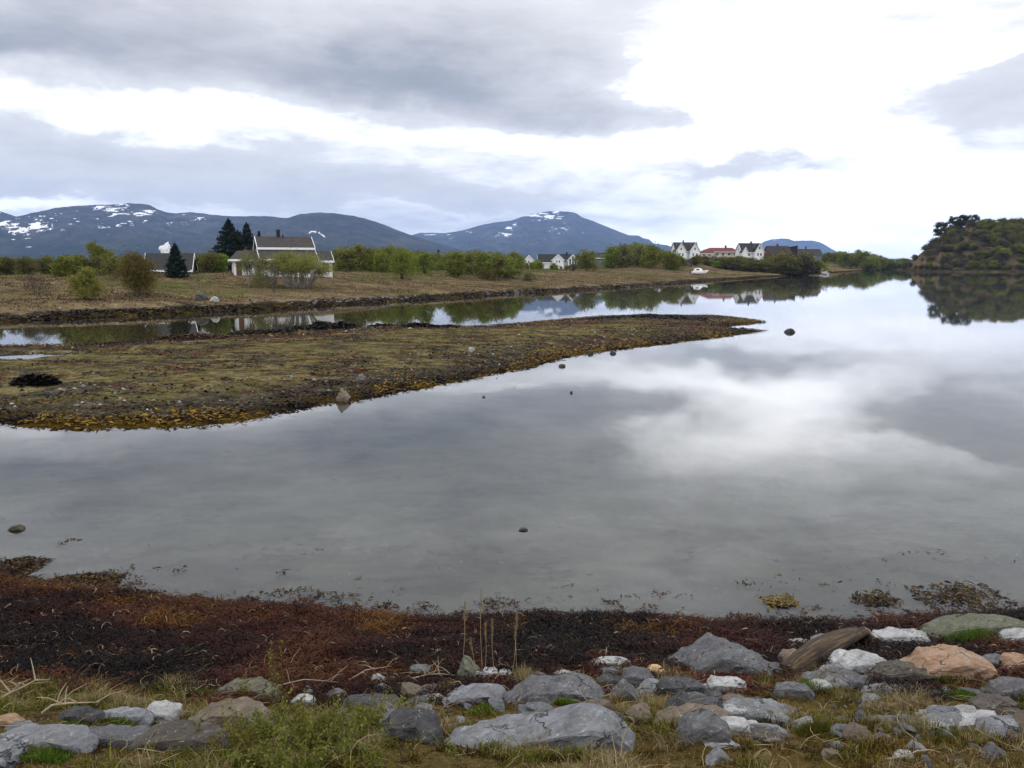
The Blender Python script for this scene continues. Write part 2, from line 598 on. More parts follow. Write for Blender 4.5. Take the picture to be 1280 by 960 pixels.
def mat_islet():
    m, n = material('islet_ground')
    p = n.pos()
    d = n.attr('shore')
    flat = n.scalev(p, (1.0, 1.0, 0.3))
    a = n.noise(n.scalev(p, (0.55, 1.0, 1.0)), 0.35, 6, 0.62, 0.6)
    b = n.noise(p, 1.7, 6, 0.66)
    c = n.noise(p, 9.0, 4, 0.7)
    grass = n.ramp(n.m('MULTIPLY_ADD', c, 0.45, n.m('MULTIPLY', b, 0.55)), [
        (0.37, (0.026, 0.019, 0.010)), (0.46, (0.085, 0.068, 0.030)), (0.54, (0.155, 0.130, 0.060)), (0.68, (0.25, 0.21, 0.115))])
    green = n.mix(n.smooth(n.noise(p, 0.5, 4), 0.5, 0.64), grass, n.mix(0.4, grass, (0.085, 0.085, 0.026)))
    gravel = n.ramp(n.m('MULTIPLY_ADD', c, 0.6, n.m('MULTIPLY', b, 0.4)), [
        (0.34, (0.008, 0.007, 0.006)), (0.46, (0.032, 0.027, 0.018)), (0.54, (0.078, 0.066, 0.042)), (0.63, (0.14, 0.125, 0.095)), (0.72, (0.3, 0.29, 0.27))])
    sy_ = n.node('ShaderNodeSeparateXYZ')
    n.put(sy_.inputs[0], p)
    red = n.mix(n.m('MULTIPLY', n.smooth(sy_.outputs[1], 38.0, 52.0), n.smooth(n.noise(p, 0.8, 5, 0.65), 0.54, 0.61)), gravel, n.mix(n.smooth(c, 0.4, 0.6), (0.02, 0.006, 0.006), (0.095, 0.020, 0.014)))
    black = n.mix(n.smooth(n.noise(n.scalev(p, (0.5, 1, 1)), 0.9, 5, 0.65), 0.51, 0.56), green, gravel)
    rusty = n.mix(n.smooth(n.noise(n.scalev(p, (0.6, 1, 1)), 1.3, 5, 0.65), 0.58, 0.63), black, (0.07, 0.03, 0.016))
    dd = n.m('MULTIPLY_ADD', n.m('SUBTRACT', a, 0.5), 13.0, d)
    col = n.mix(n.smooth(dd, 2.8, 4.6), red, rusty)
    ochre = n.ramp(c, [(0.32, (0.012, 0.009, 0.005)), (0.48, (0.045, 0.028, 0.006)), (0.62, (0.11, 0.066, 0.009)), (0.75, (0.16, 0.10, 0.018))])
    edge = n.mix(n.smooth(n.noise(p, 0.6, 4, 0.6), 0.42, 0.56), (0.012, 0.009, 0.008), ochre)
    col = n.mix(n.smooth(n.m('MULTIPLY_ADD', n.m('SUBTRACT', b, 0.5), 3.0, d), 0.9, 1.7), edge, col)
    n.out(n.principled(col, 1.0, 0.0, n.bump(n.m('MULTIPLY_ADD', c, 0.5, b), 0.9, 0.12)))
    return m


def mat_far():
    m, n = material('far_shore_heath')
    p = n.pos()
    d = n.attr('shore')
    a = n.noise(n.scalev(p, (0.45, 1.0, 1.0)), 0.10, 6, 0.62, 0.4)
    b = n.noise(n.scalev(p, (0.6, 1.0, 1.0)), 0.7, 6, 0.66)
    c = n.noise(p, 5.0, 4, 0.7)
    heath = n.ramp(n.m('MULTIPLY_ADD', b, 0.5, n.m('MULTIPLY_ADD', c, 0.2, n.m('MULTIPLY', a, 0.3))), [
        (0.34, (0.026, 0.018, 0.011)), (0.43, (0.075, 0.053, 0.030)), (0.52, (0.15, 0.112, 0.063)), (0.62, (0.225, 0.175, 0.10)), (0.74, (0.32, 0.255, 0.155))])
    heath = n.mix(n.smooth(n.noise(p, 0.06, 4), 0.52, 0.64), heath, (0.085, 0.095, 0.03))
    meadow = n.mix(n.smooth(b, 0.4, 0.65), (0.07, 0.095, 0.025), (0.12, 0.12, 0.04))
    col = n.mix(n.smooth(n.m('MULTIPLY_ADD', a, 40.0, d), 58, 84), heath, meadow)
    rocky = n.ramp(c, [(0.34, (0.008, 0.007, 0.006)), (0.5, (0.03, 0.024, 0.017)), (0.62, (0.07, 0.055, 0.04)), (0.72, (0.27, 0.26, 0.25))])
    weed = n.mix(n.smooth(b, 0.4, 0.62), (0.010, 0.008, 0.006), (0.06, 0.04, 0.010))
    dd = n.m('MULTIPLY_ADD', n.m('SUBTRACT', b, 0.5), 5.0, d)
    col = n.mix(n.smooth(dd, 2.6, 3.6), n.mix(n.smooth(dd, 1.5, 2.2), weed, rocky), col)
    n.out(n.principled(col, 1.0, 0.0, n.bump(n.m('MULTIPLY_ADD', c, 0.3, b), 0.9, 0.35)))
    return m


def mat_knoll():
    m, n = material('knoll_heath')
    p = n.pos()
    a = n.noise(p, 0.05, 6, 0.62)
    b = n.noise(p, 0.35, 6, 0.66)
    col = n.ramp(n.m('MULTIPLY_ADD', b, 0.5, n.m('MULTIPLY', a, 0.5)), [
        (0.34, (0.012, 0.011, 0.008)), (0.47, (0.032, 0.027, 0.016)), (0.56, (0.075, 0.056, 0.030)), (0.64, (0.18, 0.13, 0.07)), (0.78, (0.23, 0.20, 0.15))])
    col = n.mix(n.smooth(n.noise(p, 0.12, 4), 0.50, 0.60), col, n.mix(b, (0.018, 0.018, 0.010), (0.055, 0.055, 0.026)))
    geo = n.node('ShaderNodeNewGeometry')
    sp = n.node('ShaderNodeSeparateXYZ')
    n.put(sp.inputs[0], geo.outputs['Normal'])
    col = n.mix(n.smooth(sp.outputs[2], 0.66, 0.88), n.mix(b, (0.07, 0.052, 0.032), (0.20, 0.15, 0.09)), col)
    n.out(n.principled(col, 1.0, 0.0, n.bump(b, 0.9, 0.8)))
    return m


# ---------------------------------------------------------------- the ground, one sheet cut where its kinds of ground meet
def build_ground():
    fine_az = np.arange(-42, 42.001, 0.095)
    rest = np.arange(45.0, 316.0, 3.0)
    azs = np.radians(np.concatenate([fine_az, rest]))
    radii = [0.5]
    while radii[-1] < 18000:
        rr = radii[-1]
        g = 0.05 if rr < 2.5 else (0.0105 if rr < 15 else (0.0085 if rr < 130 else (0.011 if rr < 490 else (0.0042 if rr < 740 else (0.011 if rr < 1050 else 0.07)))))
        radii.append(rr * (1 + g))
    radii = np.array(radii)
    A, RR = np.meshgrid(azs, radii)
    X, Y = RR * np.sin(A), RR * np.cos(A)
    Z, dn, di, df, dk = ground_height(X.ravel(), Y.ravel(), split=True)
    V = np.stack([X.ravel(), Y.ravel(), Z], 1)
    nr, na = A.shape
    i = np.arange(nr - 1)[:, None] * na
    j = np.arange(na)[None, :]
    j2 = (j + 1) % na
    F = np.stack([i + j, i + j2, i + na + j2, i + na + j], -1).reshape(-1, 4)[:, ::-1]
    f_dn, f_di, f_df, f_dk = (q[F].mean(1) for q in (dn, di, df, dk))
    reg = np.zeros(len(F), int)
    reg[(f_dk > -3)] = 4
    reg[(f_df > -0.5)] = 3
    reg[(f_di > -0.4)] = 2
    reg[(f_dn > -0.6)] = 1
    spec = [
        ('seabed', mat_seabed(), -np.maximum.reduce([dn, di, df, dk]), 'pale grey sand bed under the shallow calm water', 'seabed'),
        ('near_bank', mat_near(), dn, 'dark weedy shore and mossy verge in the foreground', 'bank'),
        ('islet', mat_islet(), di, 'long low grassy islet of gravel and weed in the inlet', 'islet'),
        ('far_shore', mat_far(), df, 'tan heath and meadow along the far shore', 'shore'),
        ('wooded_knoll', mat_knoll(), dk, 'steep wooded knoll rising from the water on the right', 'knoll'),
    ]
    for k, (name, mt, dist, label, cat) in enumerate(spec):
        f = F[reg == k]
        used, inv = np.unique(f, return_inverse=True)
        me = quick_mesh(name, V[used], inv.reshape(-1, 4), mt, True, {'shore': dist[used]})
        tag(link(name, me), label, cat, kind='structure')


build_ground()


# ---------------------------------------------------------------- water
def build_water():
    m, n = material('calm_water')
    p = n.pos()
    rip = n.noise(n.scalev(p, (0.6, 1.0, 1.0)), 1.4, 3, 0.5)
    rip2 = n.noise(n.scalev(p, (0.25, 0.6, 1.0)), 0.25, 3, 0.5)
    nor = n.bump(n.m('MULTIPLY_ADD', rip2, 2.0, rip), 0.03, 0.03)
    fres = n.node('ShaderNodeFresnel')
    fres.inputs['IOR'].default_value = 1.40
    gl = n.node('ShaderNodeBsdfGlossy')
    gl.inputs['Roughness'].default_value = 0.02
    gl.inputs['Color'].default_value = (1.0, 1.0, 1.0, 1)
    n.put(gl.inputs['Normal'], nor)
    tr = n.node('ShaderNodeBsdfTransparent')
    tr.inputs['Color'].default_value = (0.92, 0.935, 0.905, 1)
    mx = n.node('ShaderNodeMixShader')
    n.put(mx.inputs[0], fres.outputs[0])
    n.put(mx.inputs[1], tr.outputs[0])
    n.put(mx.inputs[2], gl.outputs[0])
    n.out(mx.outputs[0])
    rs = np.array([0.0] + list(np.geomspace(5, 19200, 40)))
    aa = np.radians(np.arange(0, 360, 6))
    V = [(0, 0, 0)]
    for r in rs[1:]:
        V += [(r * math.sin(a), r * math.cos(a), 0) for a in aa]
    V = np.array(V)
    na = len(aa)
    Q = []
    for k in range(len(rs) - 2):
        for j in range(na):
            b0 = 1 + k * na
            Q.append((b0 + j, b0 + na + j, b0 + na + (j + 1) % na, b0 + (j + 1) % na))
    Q = np.array(Q)[:, ::-1]
    me = quick_mesh('water', V, Q, m, True)
    tag(link('water', me), 'calm shallow inlet water mirroring the clouds', 'water', kind='structure')


build_water()


# ---------------------------------------------------------------- mountains
def build_mountain(name, prof, dist, depth, label, seed, snow, step=0.045, rows=120, lines=(), amp=1.0):
    pa = np.array([azel(p, q)[0] for p, q in prof])
    ph = np.array([EYE + azel(p, q)[1] * dist for p, q in prof])
    az_ = np.arange(pa[0], pa[-1], math.radians(step))
    t = np.concatenate([np.linspace(-1, 0, rows), np.linspace(0, 1, 30)[1:]])
    A, T = np.meshgrid(az_, t)
    crest = np.interp(A, pa, ph)
    base_n = fbm(A * 130, A * 0 + seed, 4, seed)
    crest = crest + base_n * 0.010 * crest
    # ravines and shoulders on the face, none at the skyline
    s = 1 - np.abs(T)
    shape = np.where(T < 0, 0.10 * ss(s, 0, 0.25) + 0.90 * s ** 1.25, s)
    rr = dist + depth * T
    X, Y = rr * np.sin(A), rr * np.cos(A)
    k = dist / 8000.0
    rel = fbm(X / (620 * k), Y / (620 * k), 6, seed + 3, 0.55)
    rid = 1 - np.abs(fbm(A * 26 + 0.35 * rel, T * 1.3, 5, seed + 9, 0.55)) * 2
    Z = crest * shape + crest * (0.17 * rel + 0.10 * rid - 0.06) * (s * (1 - s) * 3.6) * amp
    Z = np.where(T > 0, Z, Z) - 3.0 - 10.0 * (s < 1e-6)
    # where old snow lies: patches given by their place in the photograph, broken up by noise
    elv = (Z - EYE) / rr
    u = 640 + 1000 * np.tan(A)
    v = 330 - 1000 * elv * np.cos(A) * 0 - 1000 * elv / np.cos(A)
    sn = np.zeros_like(Z)
    for (cx, cyy, sx, sy, wt) in snow:
        sn = np.maximum(sn, wt * np.exp(-(((u - cx) / sx) ** 2 + ((v - cyy) / sy) ** 2)))
    ln = np.zeros_like(Z)  # thin white lines drawn into the colour along given points
    for pts, wd in lines:
        for (p0, p1) in zip(pts[:-1], pts[1:]):
            ex, ey = p1[0] - p0[0], p1[1] - p0[1]
            tt = np.clip(((u - p0[0]) * ex + (v - p0[1]) * ey) / (ex * ex + ey * ey), 0, 1)
            dd = np.hypot(u - p0[0] - tt * ex, v - p0[1] - tt * ey)
            ln = np.maximum(ln, (dd < wd).astype(float))
    nr, na = A.shape
    V = np.stack([X.ravel(), Y.ravel(), Z.ravel()], 1)
    i = np.arange(nr - 1)[:, None] * na
    j = np.arange(na - 1)[None, :]
    F = np.stack([i + j, i + j + 1, i + na + j + 1, i + na + j], -1).reshape(-1, 4)
    streak = 0.5 + 0.5 * fbm(u / 8.5 + 0.6 * (v / 3.0), v / 1.15, 4, seed + 40, 0.6)
    me = quick_mesh(name, V, F, M['mountain'], True, {'snow': sn.ravel(), 'streak': streak.ravel(), 'white_line': ln.ravel()})
    tag(link(name, me), label, 'mountain', kind='structure')


def mat_mountain():
    m, n = material('mountain_rock')
    p = n.pos()
    a = n.noise(n.scalev(p, (1, 1, 2.5)), 0.004, 8, 0.66)
    b = n.noise(p, 0.0011, 5, 0.6)
    sp = n.node('ShaderNodeSeparateXYZ')
    n.put(sp.inputs[0], p)
    low = n.smooth(n.m('MULTIPLY_ADD', b, 260.0, sp.outputs[2]), 150, 420)
    rock = n.ramp(a, [(0.3, (0.018, 0.018, 0.02)), (0.5, (0.045, 0.042, 0.042)), (0.7, (0.10, 0.09, 0.085))])
    wood = n.ramp(a, [(0.3, (0.012, 0.016, 0.012)), (0.55, (0.03, 0.033, 0.022)), (0.75, (0.055, 0.05, 0.035))])
    col = n.mix(low, wood, rock)
    snow = n.m('ADD', n.attr('snow'), n.m('MULTIPLY', n.m('SUBTRACT', n.attr('streak'), 0.5), 1.5))
    sn = n.m('MAXIMUM', n.smooth(snow, 0.54, 0.66), n.attr('white_line'))
    n.out(n.principled(n.mix(sn, col, (0.85, 0.86, 0.88)), 1.0, 0.0))
    return m


M['mountain'] = mat_mountain()
build_mountain('mountain', [(-420, 300), (-300, 285), (-200, 270), (-90, 266), (-30, 262), (0, 263.8), (10, 266.5), (20, 270), (24, 269.5), (40, 266), (50, 264), (70, 259), (100, 256.5),
                            (130, 255.6), (160, 253.8), (175, 254.2), (188, 256), (197, 261.5), (208, 264.6), (220, 266.3), (240, 265), (255, 266.6),
                            (270, 268.3), (290, 270), (330, 269.6), (350, 271.3), (372, 275), (410, 283), (460, 300), (520, 318), (560, 331)],
               8200, 3000, 'broad blue ridge on the left streaked with old snow', 3, [
    (6, 268, 12, 5, 0.5), (20, 281, 22, 5, 0.62), (40, 288, 30, 8, 0.72), (62, 283, 24, 7, 0.66), (80, 288, 20, 7, 0.42), (130, 259, 30, 4, 0.66), (150, 264, 26, 5, 0.62), (163, 257, 15, 4, 0.6),
    (165, 270, 24, 6, 0.66), (190, 268, 18, 5, 0.66), (172, 279, 22, 6, 0.50), (145, 282, 26, 6, 0.46), (115, 277, 30, 8, 0.40), (60, 275, 40, 8, 0.42), (30, 299, 30, 6, 0.36),
    (225, 281, 18, 6, 0.46), (245, 274, 30, 7, 0.36), (140, 293, 14, 4, 0.50), (48, 308, 8, 3, 0.5), (185, 314, 14, 4, 0.50), (95, 265, 30, 6, 0.42)], step=0.04)
build_mountain('mountain', [(285, 298), (310, 286), (335, 276.5), (350, 272.2), (362, 271.2), (375, 267.5), (385, 266), (398, 264.6), (410, 265.6), (425, 266.8), (440, 269.2), (452, 271.5),
                            (470, 276.5), (485, 282), (497, 287.5), (512, 293), (530, 298.5), (560, 307), (600, 318), (640, 328), (670, 334)],
               7000, 2300, 'smooth blue-grey hill rising behind the white farmhouse', 14, [(345, 271, 6, 2, 0.5), (430, 274, 5, 2, 0.42), (405, 276, 8, 3, 0.34)], step=0.045,
               lines=(([(391.0, 292.5), (392.5, 290.8), (396, 290.2), (401, 291.2), (406, 294.2), (409.5, 297)], 0.45),))
build_mountain('mountain', [(455, 322), (480, 308), (505, 297), (515, 293.5), (526, 290.6), (540, 290.8), (556, 291), (580, 287.2), (600, 281.5), (618, 277.7), (640, 275.5), (652, 271), (668, 266.6),
                            (684, 264), (700, 263.4), (714, 264.6), (721, 267), (728, 271.5), (740, 275.6), (755, 282), (768, 286.6), (778, 291), (785, 293.6), (798, 294),
                            (804, 297.4), (811, 298.8), (817, 304), (834, 306.2), (845, 311), (870, 319), (905, 330)],
               12500, 4500, 'blue mountain with one snow-patched dome in the middle of the skyline', 25, [
    (680, 272, 26, 5.5, 0.72), (690, 267, 16, 3, 0.58), (672, 277, 12, 4, 0.55), (640, 287, 12, 3.5, 0.6), (630, 294, 13, 4, 0.60), (646, 282, 10, 4, 0.42),
    (700, 288, 30, 8, 0.42), (725, 292, 12, 6, 0.40), (540, 293, 12, 3, 0.50), (560, 296, 14, 4, 0.36), (718, 280, 8, 6, 0.4), (588, 292, 6, 3, 0.45)], step=0.03)
build_mountain('mountain', [(925, 325), (940, 312.5), (948, 306.5), (956, 301.4), (966, 298.6), (976, 298), (986, 298.4), (993, 301), (1002, 300.6), (1015, 300.2), (1024, 302.2),
                            (1031, 305.5), (1040, 311), (1052, 318), (1075, 328)],
               17000, 1800, 'pale flat-topped mountain furthest away beyond the row of houses', 36, [(962, 301, 5, 3, 0.5)], step=0.03, rows=60)
build_mountain('mountain', [(1080, 331), (1096, 325), (1112, 323.2), (1130, 322.6), (1146, 325), (1165, 331)], 16500, 1500,
               'faint low hill on the horizon in the gap beside the knoll', 47, [], step=0.05, rows=40)


# ---------------------------------------------------------------- air
def build_haze():
    m, n = material('haze')
    pv = n.node('ShaderNodeVolumePrincipled')
    pv.inputs['Color'].default_value = (0.34, 0.55, 1.0, 1)
    pv.inputs['Density'].default_value = 4.6e-5
    pv.inputs['Anisotropy'].default_value = 0.0
    n.out(None, pv.outputs[0])
    L, z0, z1 = 19800.0, -6.0, 1100.0
    V = [(sx * L, sy * L, z) for z in (z0, z1) for sx, sy in ((-1, -1), (1, -1), (1, 1), (-1, 1))]
    F = [(0, 3, 2, 1), (4, 5, 6, 7), (0, 1, 5, 4), (1, 2, 6, 5), (2, 3, 7, 6), (3, 0, 4, 7)]
    tag(link('haze', quick_mesh('haze', V, F, m, False)), 'thin bluish haze in the air', 'haze', kind='stuff')


build_haze()


# ================================================================ vegetation
def mat_leaf(name, dark, light, trans=0.35, spread=0.25):
    m, n = material(name)
    info = n.node('ShaderNodeObjectInfo')
    col = n.mix(n.attr('tone'), dark, light)
    hsv = n.node('ShaderNodeHueSaturation')
    n.put(hsv.inputs['Hue'], n.m('MULTIPLY_ADD', n.m('SUBTRACT', info.outputs['Random'], 0.5), 0.05, 0.5))
    n.put(hsv.inputs['Value'], n.m('MULTIPLY_ADD', n.m('SUBTRACT', info.outputs['Random'], 0.5), spread * 2, 1.0))
    n.put(hsv.inputs['Color'], col)
    d = n.node('ShaderNodeBsdfDiffuse')
    n.put(d.inputs[0], hsv.outputs[0])
    t = n.node('ShaderNodeBsdfTranslucent')
    n.put(t.inputs[0], hsv.outputs[0])
    mx = n.node('ShaderNodeMixShader')
    mx.inputs[0].default_value = trans
    n.put(mx.inputs[1], d.outputs[0])
    n.put(mx.inputs[2], t.outputs[0])
    n.out(mx.outputs[0])
    return m


def mat_bark(name, dark, light, sc=3.0):
    m, n = material(name)
    a = n.noise(n.scalev(n.objco(), (1, 1, 0.4)), sc, 5, 0.65)
    n.out(n.principled(n.ramp(a, [(0.35, dark), (0.65, light)]), 0.9, 0.1))
    return m


def mat_plain(name, color, rough=0.8, var=0.25, sc=4.0, spec=0.3, bump=0.0):
    m, n = material(name)
    a = n.noise(n.objco(), sc, 5, 0.6)
    c = [x * (1 - var) for x in color], [min(1, x * (1 + var)) for x in color]
    nor = n.bump(a, bump, 0.02) if bump else None
    n.out(n.principled(n.ramp(a, [(0.3, c[0]), (0.7, c[1])]), rough, spec, nor))
    return m


M['birch_leaf'] = mat_leaf('birch_leaf', (0.090, 0.112, 0.020), (0.235, 0.26, 0.052))
M['olive_leaf'] = mat_leaf('olive_leaf', (0.090, 0.096, 0.025), (0.225, 0.215, 0.065))
M['dull_leaf'] = mat_leaf('dull_leaf', (0.062, 0.062, 0.024), (0.16, 0.155, 0.062))
M['bud_leaf'] = mat_leaf('willow_bud', (0.105, 0.102, 0.024), (0.25, 0.225, 0.062))
M['bare_twig'] = mat_leaf('bare_twig', (0.040, 0.030, 0.026), (0.10, 0.078, 0.062), 0.1)
M['needle'] = mat_leaf('spruce_needle', (0.008, 0.014, 0.012), (0.030, 0.042, 0.030), 0.1, 0.12)
M['pine_needle'] = mat_leaf('pine_needle', (0.032, 0.040, 0.020), (0.085, 0.095, 0.045), 0.2)
M['bark'] = mat_bark('grey_bark', (0.05, 0.042, 0.036), (0.16, 0.145, 0.13))
M['pale_bark'] = mat_bark('pale_willow_bark', (0.14, 0.13, 0.11), (0.36, 0.34, 0.30))
M['dark_bark'] = mat_bark('dark_bark', (0.018, 0.014, 0.012), (0.06, 0.048, 0.04))


class Tubes:
    def __init__(self):
        self.v, self.f = [], []

    def add(self, pts, radii, n=5):
        base = len(self.v)
        for i, (p, r) in enumerate(zip(pts, radii)):
            p = Vector(p)
            t = (Vector(pts[min(i + 1, len(pts) - 1)]) - Vector(pts[max(i - 1, 0)]))
            t = t.normalized() if t.length > 1e-9 else Vector((0, 0, 1))
            a = t.cross(Vector((0.31, 0.95, 0.1)))
            a = a.normalized() if a.length > 1e-5 else Vector((1, 0, 0))
            b = t.cross(a)
            for k in range(n):
                w_ = 2 * math.pi * k / n
                self.v.append(p + (a * math.cos(w_) + b * math.sin(w_)) * r)
        for i in range(len(pts) - 1):
            for k in range(n):
                k2 = (k + 1) % n
                self.f.append((base + i * n + k, base + i * n + k2, base + (i + 1) * n + k2, base + (i + 1) * n + k))
        e = base + (len(pts) - 1) * n
        self.v.append(Vector(pts[-1]))
        tip = len(self.v) - 1
        for k in range(n):
            self.f.append((e + k, e + (k + 1) % n, tip, tip))

    def mesh(self, name, mat):
        me = bpy.data.meshes.new(name)
        me.from_pydata([tuple(p) for p in self.v], [], [f if f[2] != f[3] else f[:3] for f in self.f])
        me.polygons.foreach_set('use_smooth', np.ones(len(me.polygons), bool))
        me.materials.append(mat)
        me.update()
        return me


def leaf_mesh(name, rng, centers, size, mat, tone, flat=0.0, aspect=0.6):
    """one small diamond-shaped face per leaf, turned at random"""
    n = len(centers)
    a = rng.normal(size=(n, 3))
    a[:, 2] *= (1 - flat)
    a /= np.linalg.norm(a, axis=1, keepdims=True)
    b = np.cross(a, rng.normal(size=(n, 3)))
    b /= np.linalg.norm(b, axis=1, keepdims=True)
    s = size * rng.uniform(0.6, 1.4, (n, 1))
    P = np.stack([centers - a * s, centers + b * s * aspect, centers + a * s, centers - b * s * aspect], 1)
    F = np.arange(n * 4).reshape(n, 4)
    return quick_mesh(name, P.reshape(-1, 3), F, mat, False, {'tone': np.repeat(np.clip(tone, 0, 1), 4)})


def crown_points(rng, limbs, n, spread):
    """leaf centres in clumps about the limb ends"""
    w_ = rng.uniform(0.4, 1.5, len(limbs))
    pick = rng.choice(len(limbs), n, p=w_ / w_.sum())
    L = np.array(limbs)
    sp = spread * rng.uniform(0.6, 1.35, len(limbs))
    c = L[pick] + rng.normal(size=(n, 3)) * sp[pick][:, None] * np.array([1, 1, 0.8])
    tone = rng.uniform(0, 1, len(limbs))[pick] * 0.6 + rng.uniform(0, 0.5, n)
    return c, tone


def broadleaf(seed, H, Wd, n_leaf, leaf, bark, foliage, low=0.25, limbs=26, stems=1, fill=1.0, lobes=None):
    """(trunk mesh, crown mesh) of a tree H tall and Wd wide with its base at the origin"""
    rng = np.random.default_rng(seed)
    tb = Tubes()
    ends = []
    roots = []
    for s in range(stems):
        ang = rng.uniform(0, 6.283)
        r0 = 0.0 if stems == 1 else 0.05 * Wd * math.sqrt(rng.uniform(0, 1))
        lean = (0.05 if stems == 1 else rng.uniform(0.15, 0.62)) * Wd * 0.5
        p0 = np.array([r0 * math.cos(ang), r0 * math.sin(ang), -0.15])
        top = np.array([lean * math.cos(ang), lean * math.sin(ang), H * rng.uniform(0.62, 0.88)])
        mid = p0 * 0.55 + top * 0.45 + rng.normal(size=3) * 0.03 * H
        mid[:2] = p0[:2] * 0.62 + top[:2] * 0.38 + rng.normal(size=2) * 0.025 * H
        rad = 0.028 * H / math.sqrt(stems) * rng.uniform(0.8, 1.2)
        tb.add([p0, mid, top], [rad, rad * 0.65, rad * 0.2], 5)
        roots.append((p0, mid, top, rad))
    for k in range(limbs):
        p0, mid, top, rad = roots[k % len(roots)]
        t = rng.uniform(0.15, 0.98)
        st = mid * (1 - t) + top * t if rng.random() < 0.75 else p0 * (1 - t) * 0.4 + mid * (1 - 0.4 * (1 - t))
        if lobes is not None:
            lx, ly, lz, lr = lobes[k % len(lobes)]
            q = rng.normal(size=3)
            q /= np.linalg.norm(q)
            e = np.array([lx, ly, lz]) + q * lr * rng.uniform(0.35, 1.0)
        else:
            zt = low + (1 - low) * rng.uniform(0, 1) ** 0.9
            zz_ = (zt - low) / (1 - low)
            prof = math.sqrt(max(0.02, 1 - (2 * zz_ ** 0.85 - 0.85) ** 2 / 1.35)) * rng.uniform(0.35, 1.0)
            ang = rng.uniform(0, 6.283)
            e = np.array([0.5 * Wd * prof * math.cos(ang), 0.5 * Wd * prof * math.sin(ang), zt * H * 0.96])
        m_ = st * 0.5 + e * 0.5 + np.array([0, 0, -0.02 * H])
        tb.add([st, m_, e], [rad * 0.42, rad * 0.24, rad * 0.06], 4)
        ends.append(e)
        ends.append(st * 0.35 + e * 0.65)
    c, tone = crown_points(rng, ends, n_leaf, 0.085 * (H + Wd) * 0.5 * fill)
    c = c[c[:, 2] > 0.05 * H]
    tone = tone[:len(c)]
    return tb.mesh('trunk', M[bark]), leaf_mesh('crown', rng, c, leaf, M[foliage], tone)


def spruce(seed, H, Wd, n_leaf, leaf, foliage='needle', gap=0.0):
    rng = np.random.default_rng(seed)
    tb = Tubes()
    tb.add([(0, 0, -0.2), (0.02 * H * rng.normal() * 0.3, 0, H * 0.5), (0, 0, H)], [0.018 * H, 0.011 * H, 0.002 * H], 6)
    C, T = [], []
    z = 0.03 * H
    tiers = []
    while z < H * 0.97:
        tiers.append(z)
        z += H * rng.uniform(0.028, 0.05)
    tot = sum((1 - t / H) + 0.12 for t in tiers)
    for t in tiers:
        u = t / H
        L = 0.5 * Wd * (1 - u) ** 0.80 * rng.uniform(0.75, 1.18) + 0.012 * H
        nb = rng.integers(6, 9)
        a0 = rng.uniform(0, 6.28)
        share = int(n_leaf * ((1 - u) + 0.12) / tot / nb) + 4
        for k in range(nb):
            a = a0 + 6.283 * k / nb + rng.normal() * 0.15
            l = L * rng.uniform(0.68, 1.14)
            dirv = np.array([math.cos(a), math.sin(a)])
            s = rng.uniform(0.12, 1.0, share) ** 0.75
            drop = -0.30 * l * s + 0.16 * l * s ** 3
            wid = 0.20 * l * (1 - s * 0.6)
            side = rng.normal(size=share) * wid
            p = np.stack([dirv[0] * l * s - dirv[1] * side, dirv[1] * l * s + dirv[0] * side,
                          t + drop - np.abs(side) * 0.25 + rng.normal(size=share) * 0.012 * H], 1)
            C.append(p)
            T.append(0.25 + 0.5 * s + rng.uniform(-0.25, 0.25, share))
            e = np.array([dirv[0] * l, dirv[1] * l, t - 0.14 * l])
            tb.add([(0, 0, t), tuple(e * 0.55 + np.array([0, 0, t]) * 0.45 - np.array([0, 0, 0.05 * l])), tuple(e)], [0.004 * H, 0.003 * H, 0.0008 * H], 3)
    top = np.stack([rng.normal(size=30) * 0.006 * H, rng.normal(size=30) * 0.006 * H, rng.uniform(0.93, 1.0, 30) * H], 1)
    C.append(top)
    T.append(np.full(30, 0.4))
    return tb.mesh('trunk', M['dark_bark']), leaf_mesh('crown', rng, np.concatenate(C), leaf, M[foliage], np.concatenate(T), 0.3, 0.4)


def pine(seed, H, Wd, n_leaf, leaf):
    rng = np.random.default_rng(seed)
    tb = Tubes()
    bend = rng.normal(size=2) * 0.08 * H
    tb.add([(0, 0, -0.3), (bend[0] * 0.5, bend[1] * 0.5, H * 0.5), (bend[0], bend[1], H * 0.93)], [0.024 * H, 0.016 * H, 0.006 * H], 6)
    ends = []
    for k in range(24):
        t = rng.uniform(0.22, 0.97)
        a = rng.uniform(0, 6.28)
        l = 0.5 * Wd * rng.uniform(0.45, 1.0) * (1.1 - abs(t - 0.6))
        st = np.array([bend[0] * t, bend[1] * t, H * t])
        e = st + np.array([l * math.cos(a), l * math.sin(a), 0.07 * H * rng.uniform(0, 1)])
        tb.add([st, st * 0.5 + e * 0.5 + np.array([0, 0, 0.015 * H]), e], [0.008 * H, 0.005 * H, 0.002 * H], 4)
        ends.append(e)
    w_ = rng.integers(0, len(ends), n_leaf)
    E = np.array(ends)
    c = E[w_] + rng.normal(size=(n_leaf, 3)) * np.array([0.085, 0.085, 0.055]) * Wd * 1.1
    return tb.mesh('trunk', M['dark_bark']), leaf_mesh('crown', rng, c, leaf, M['pine_needle'], rng.uniform(0, 1, n_leaf))


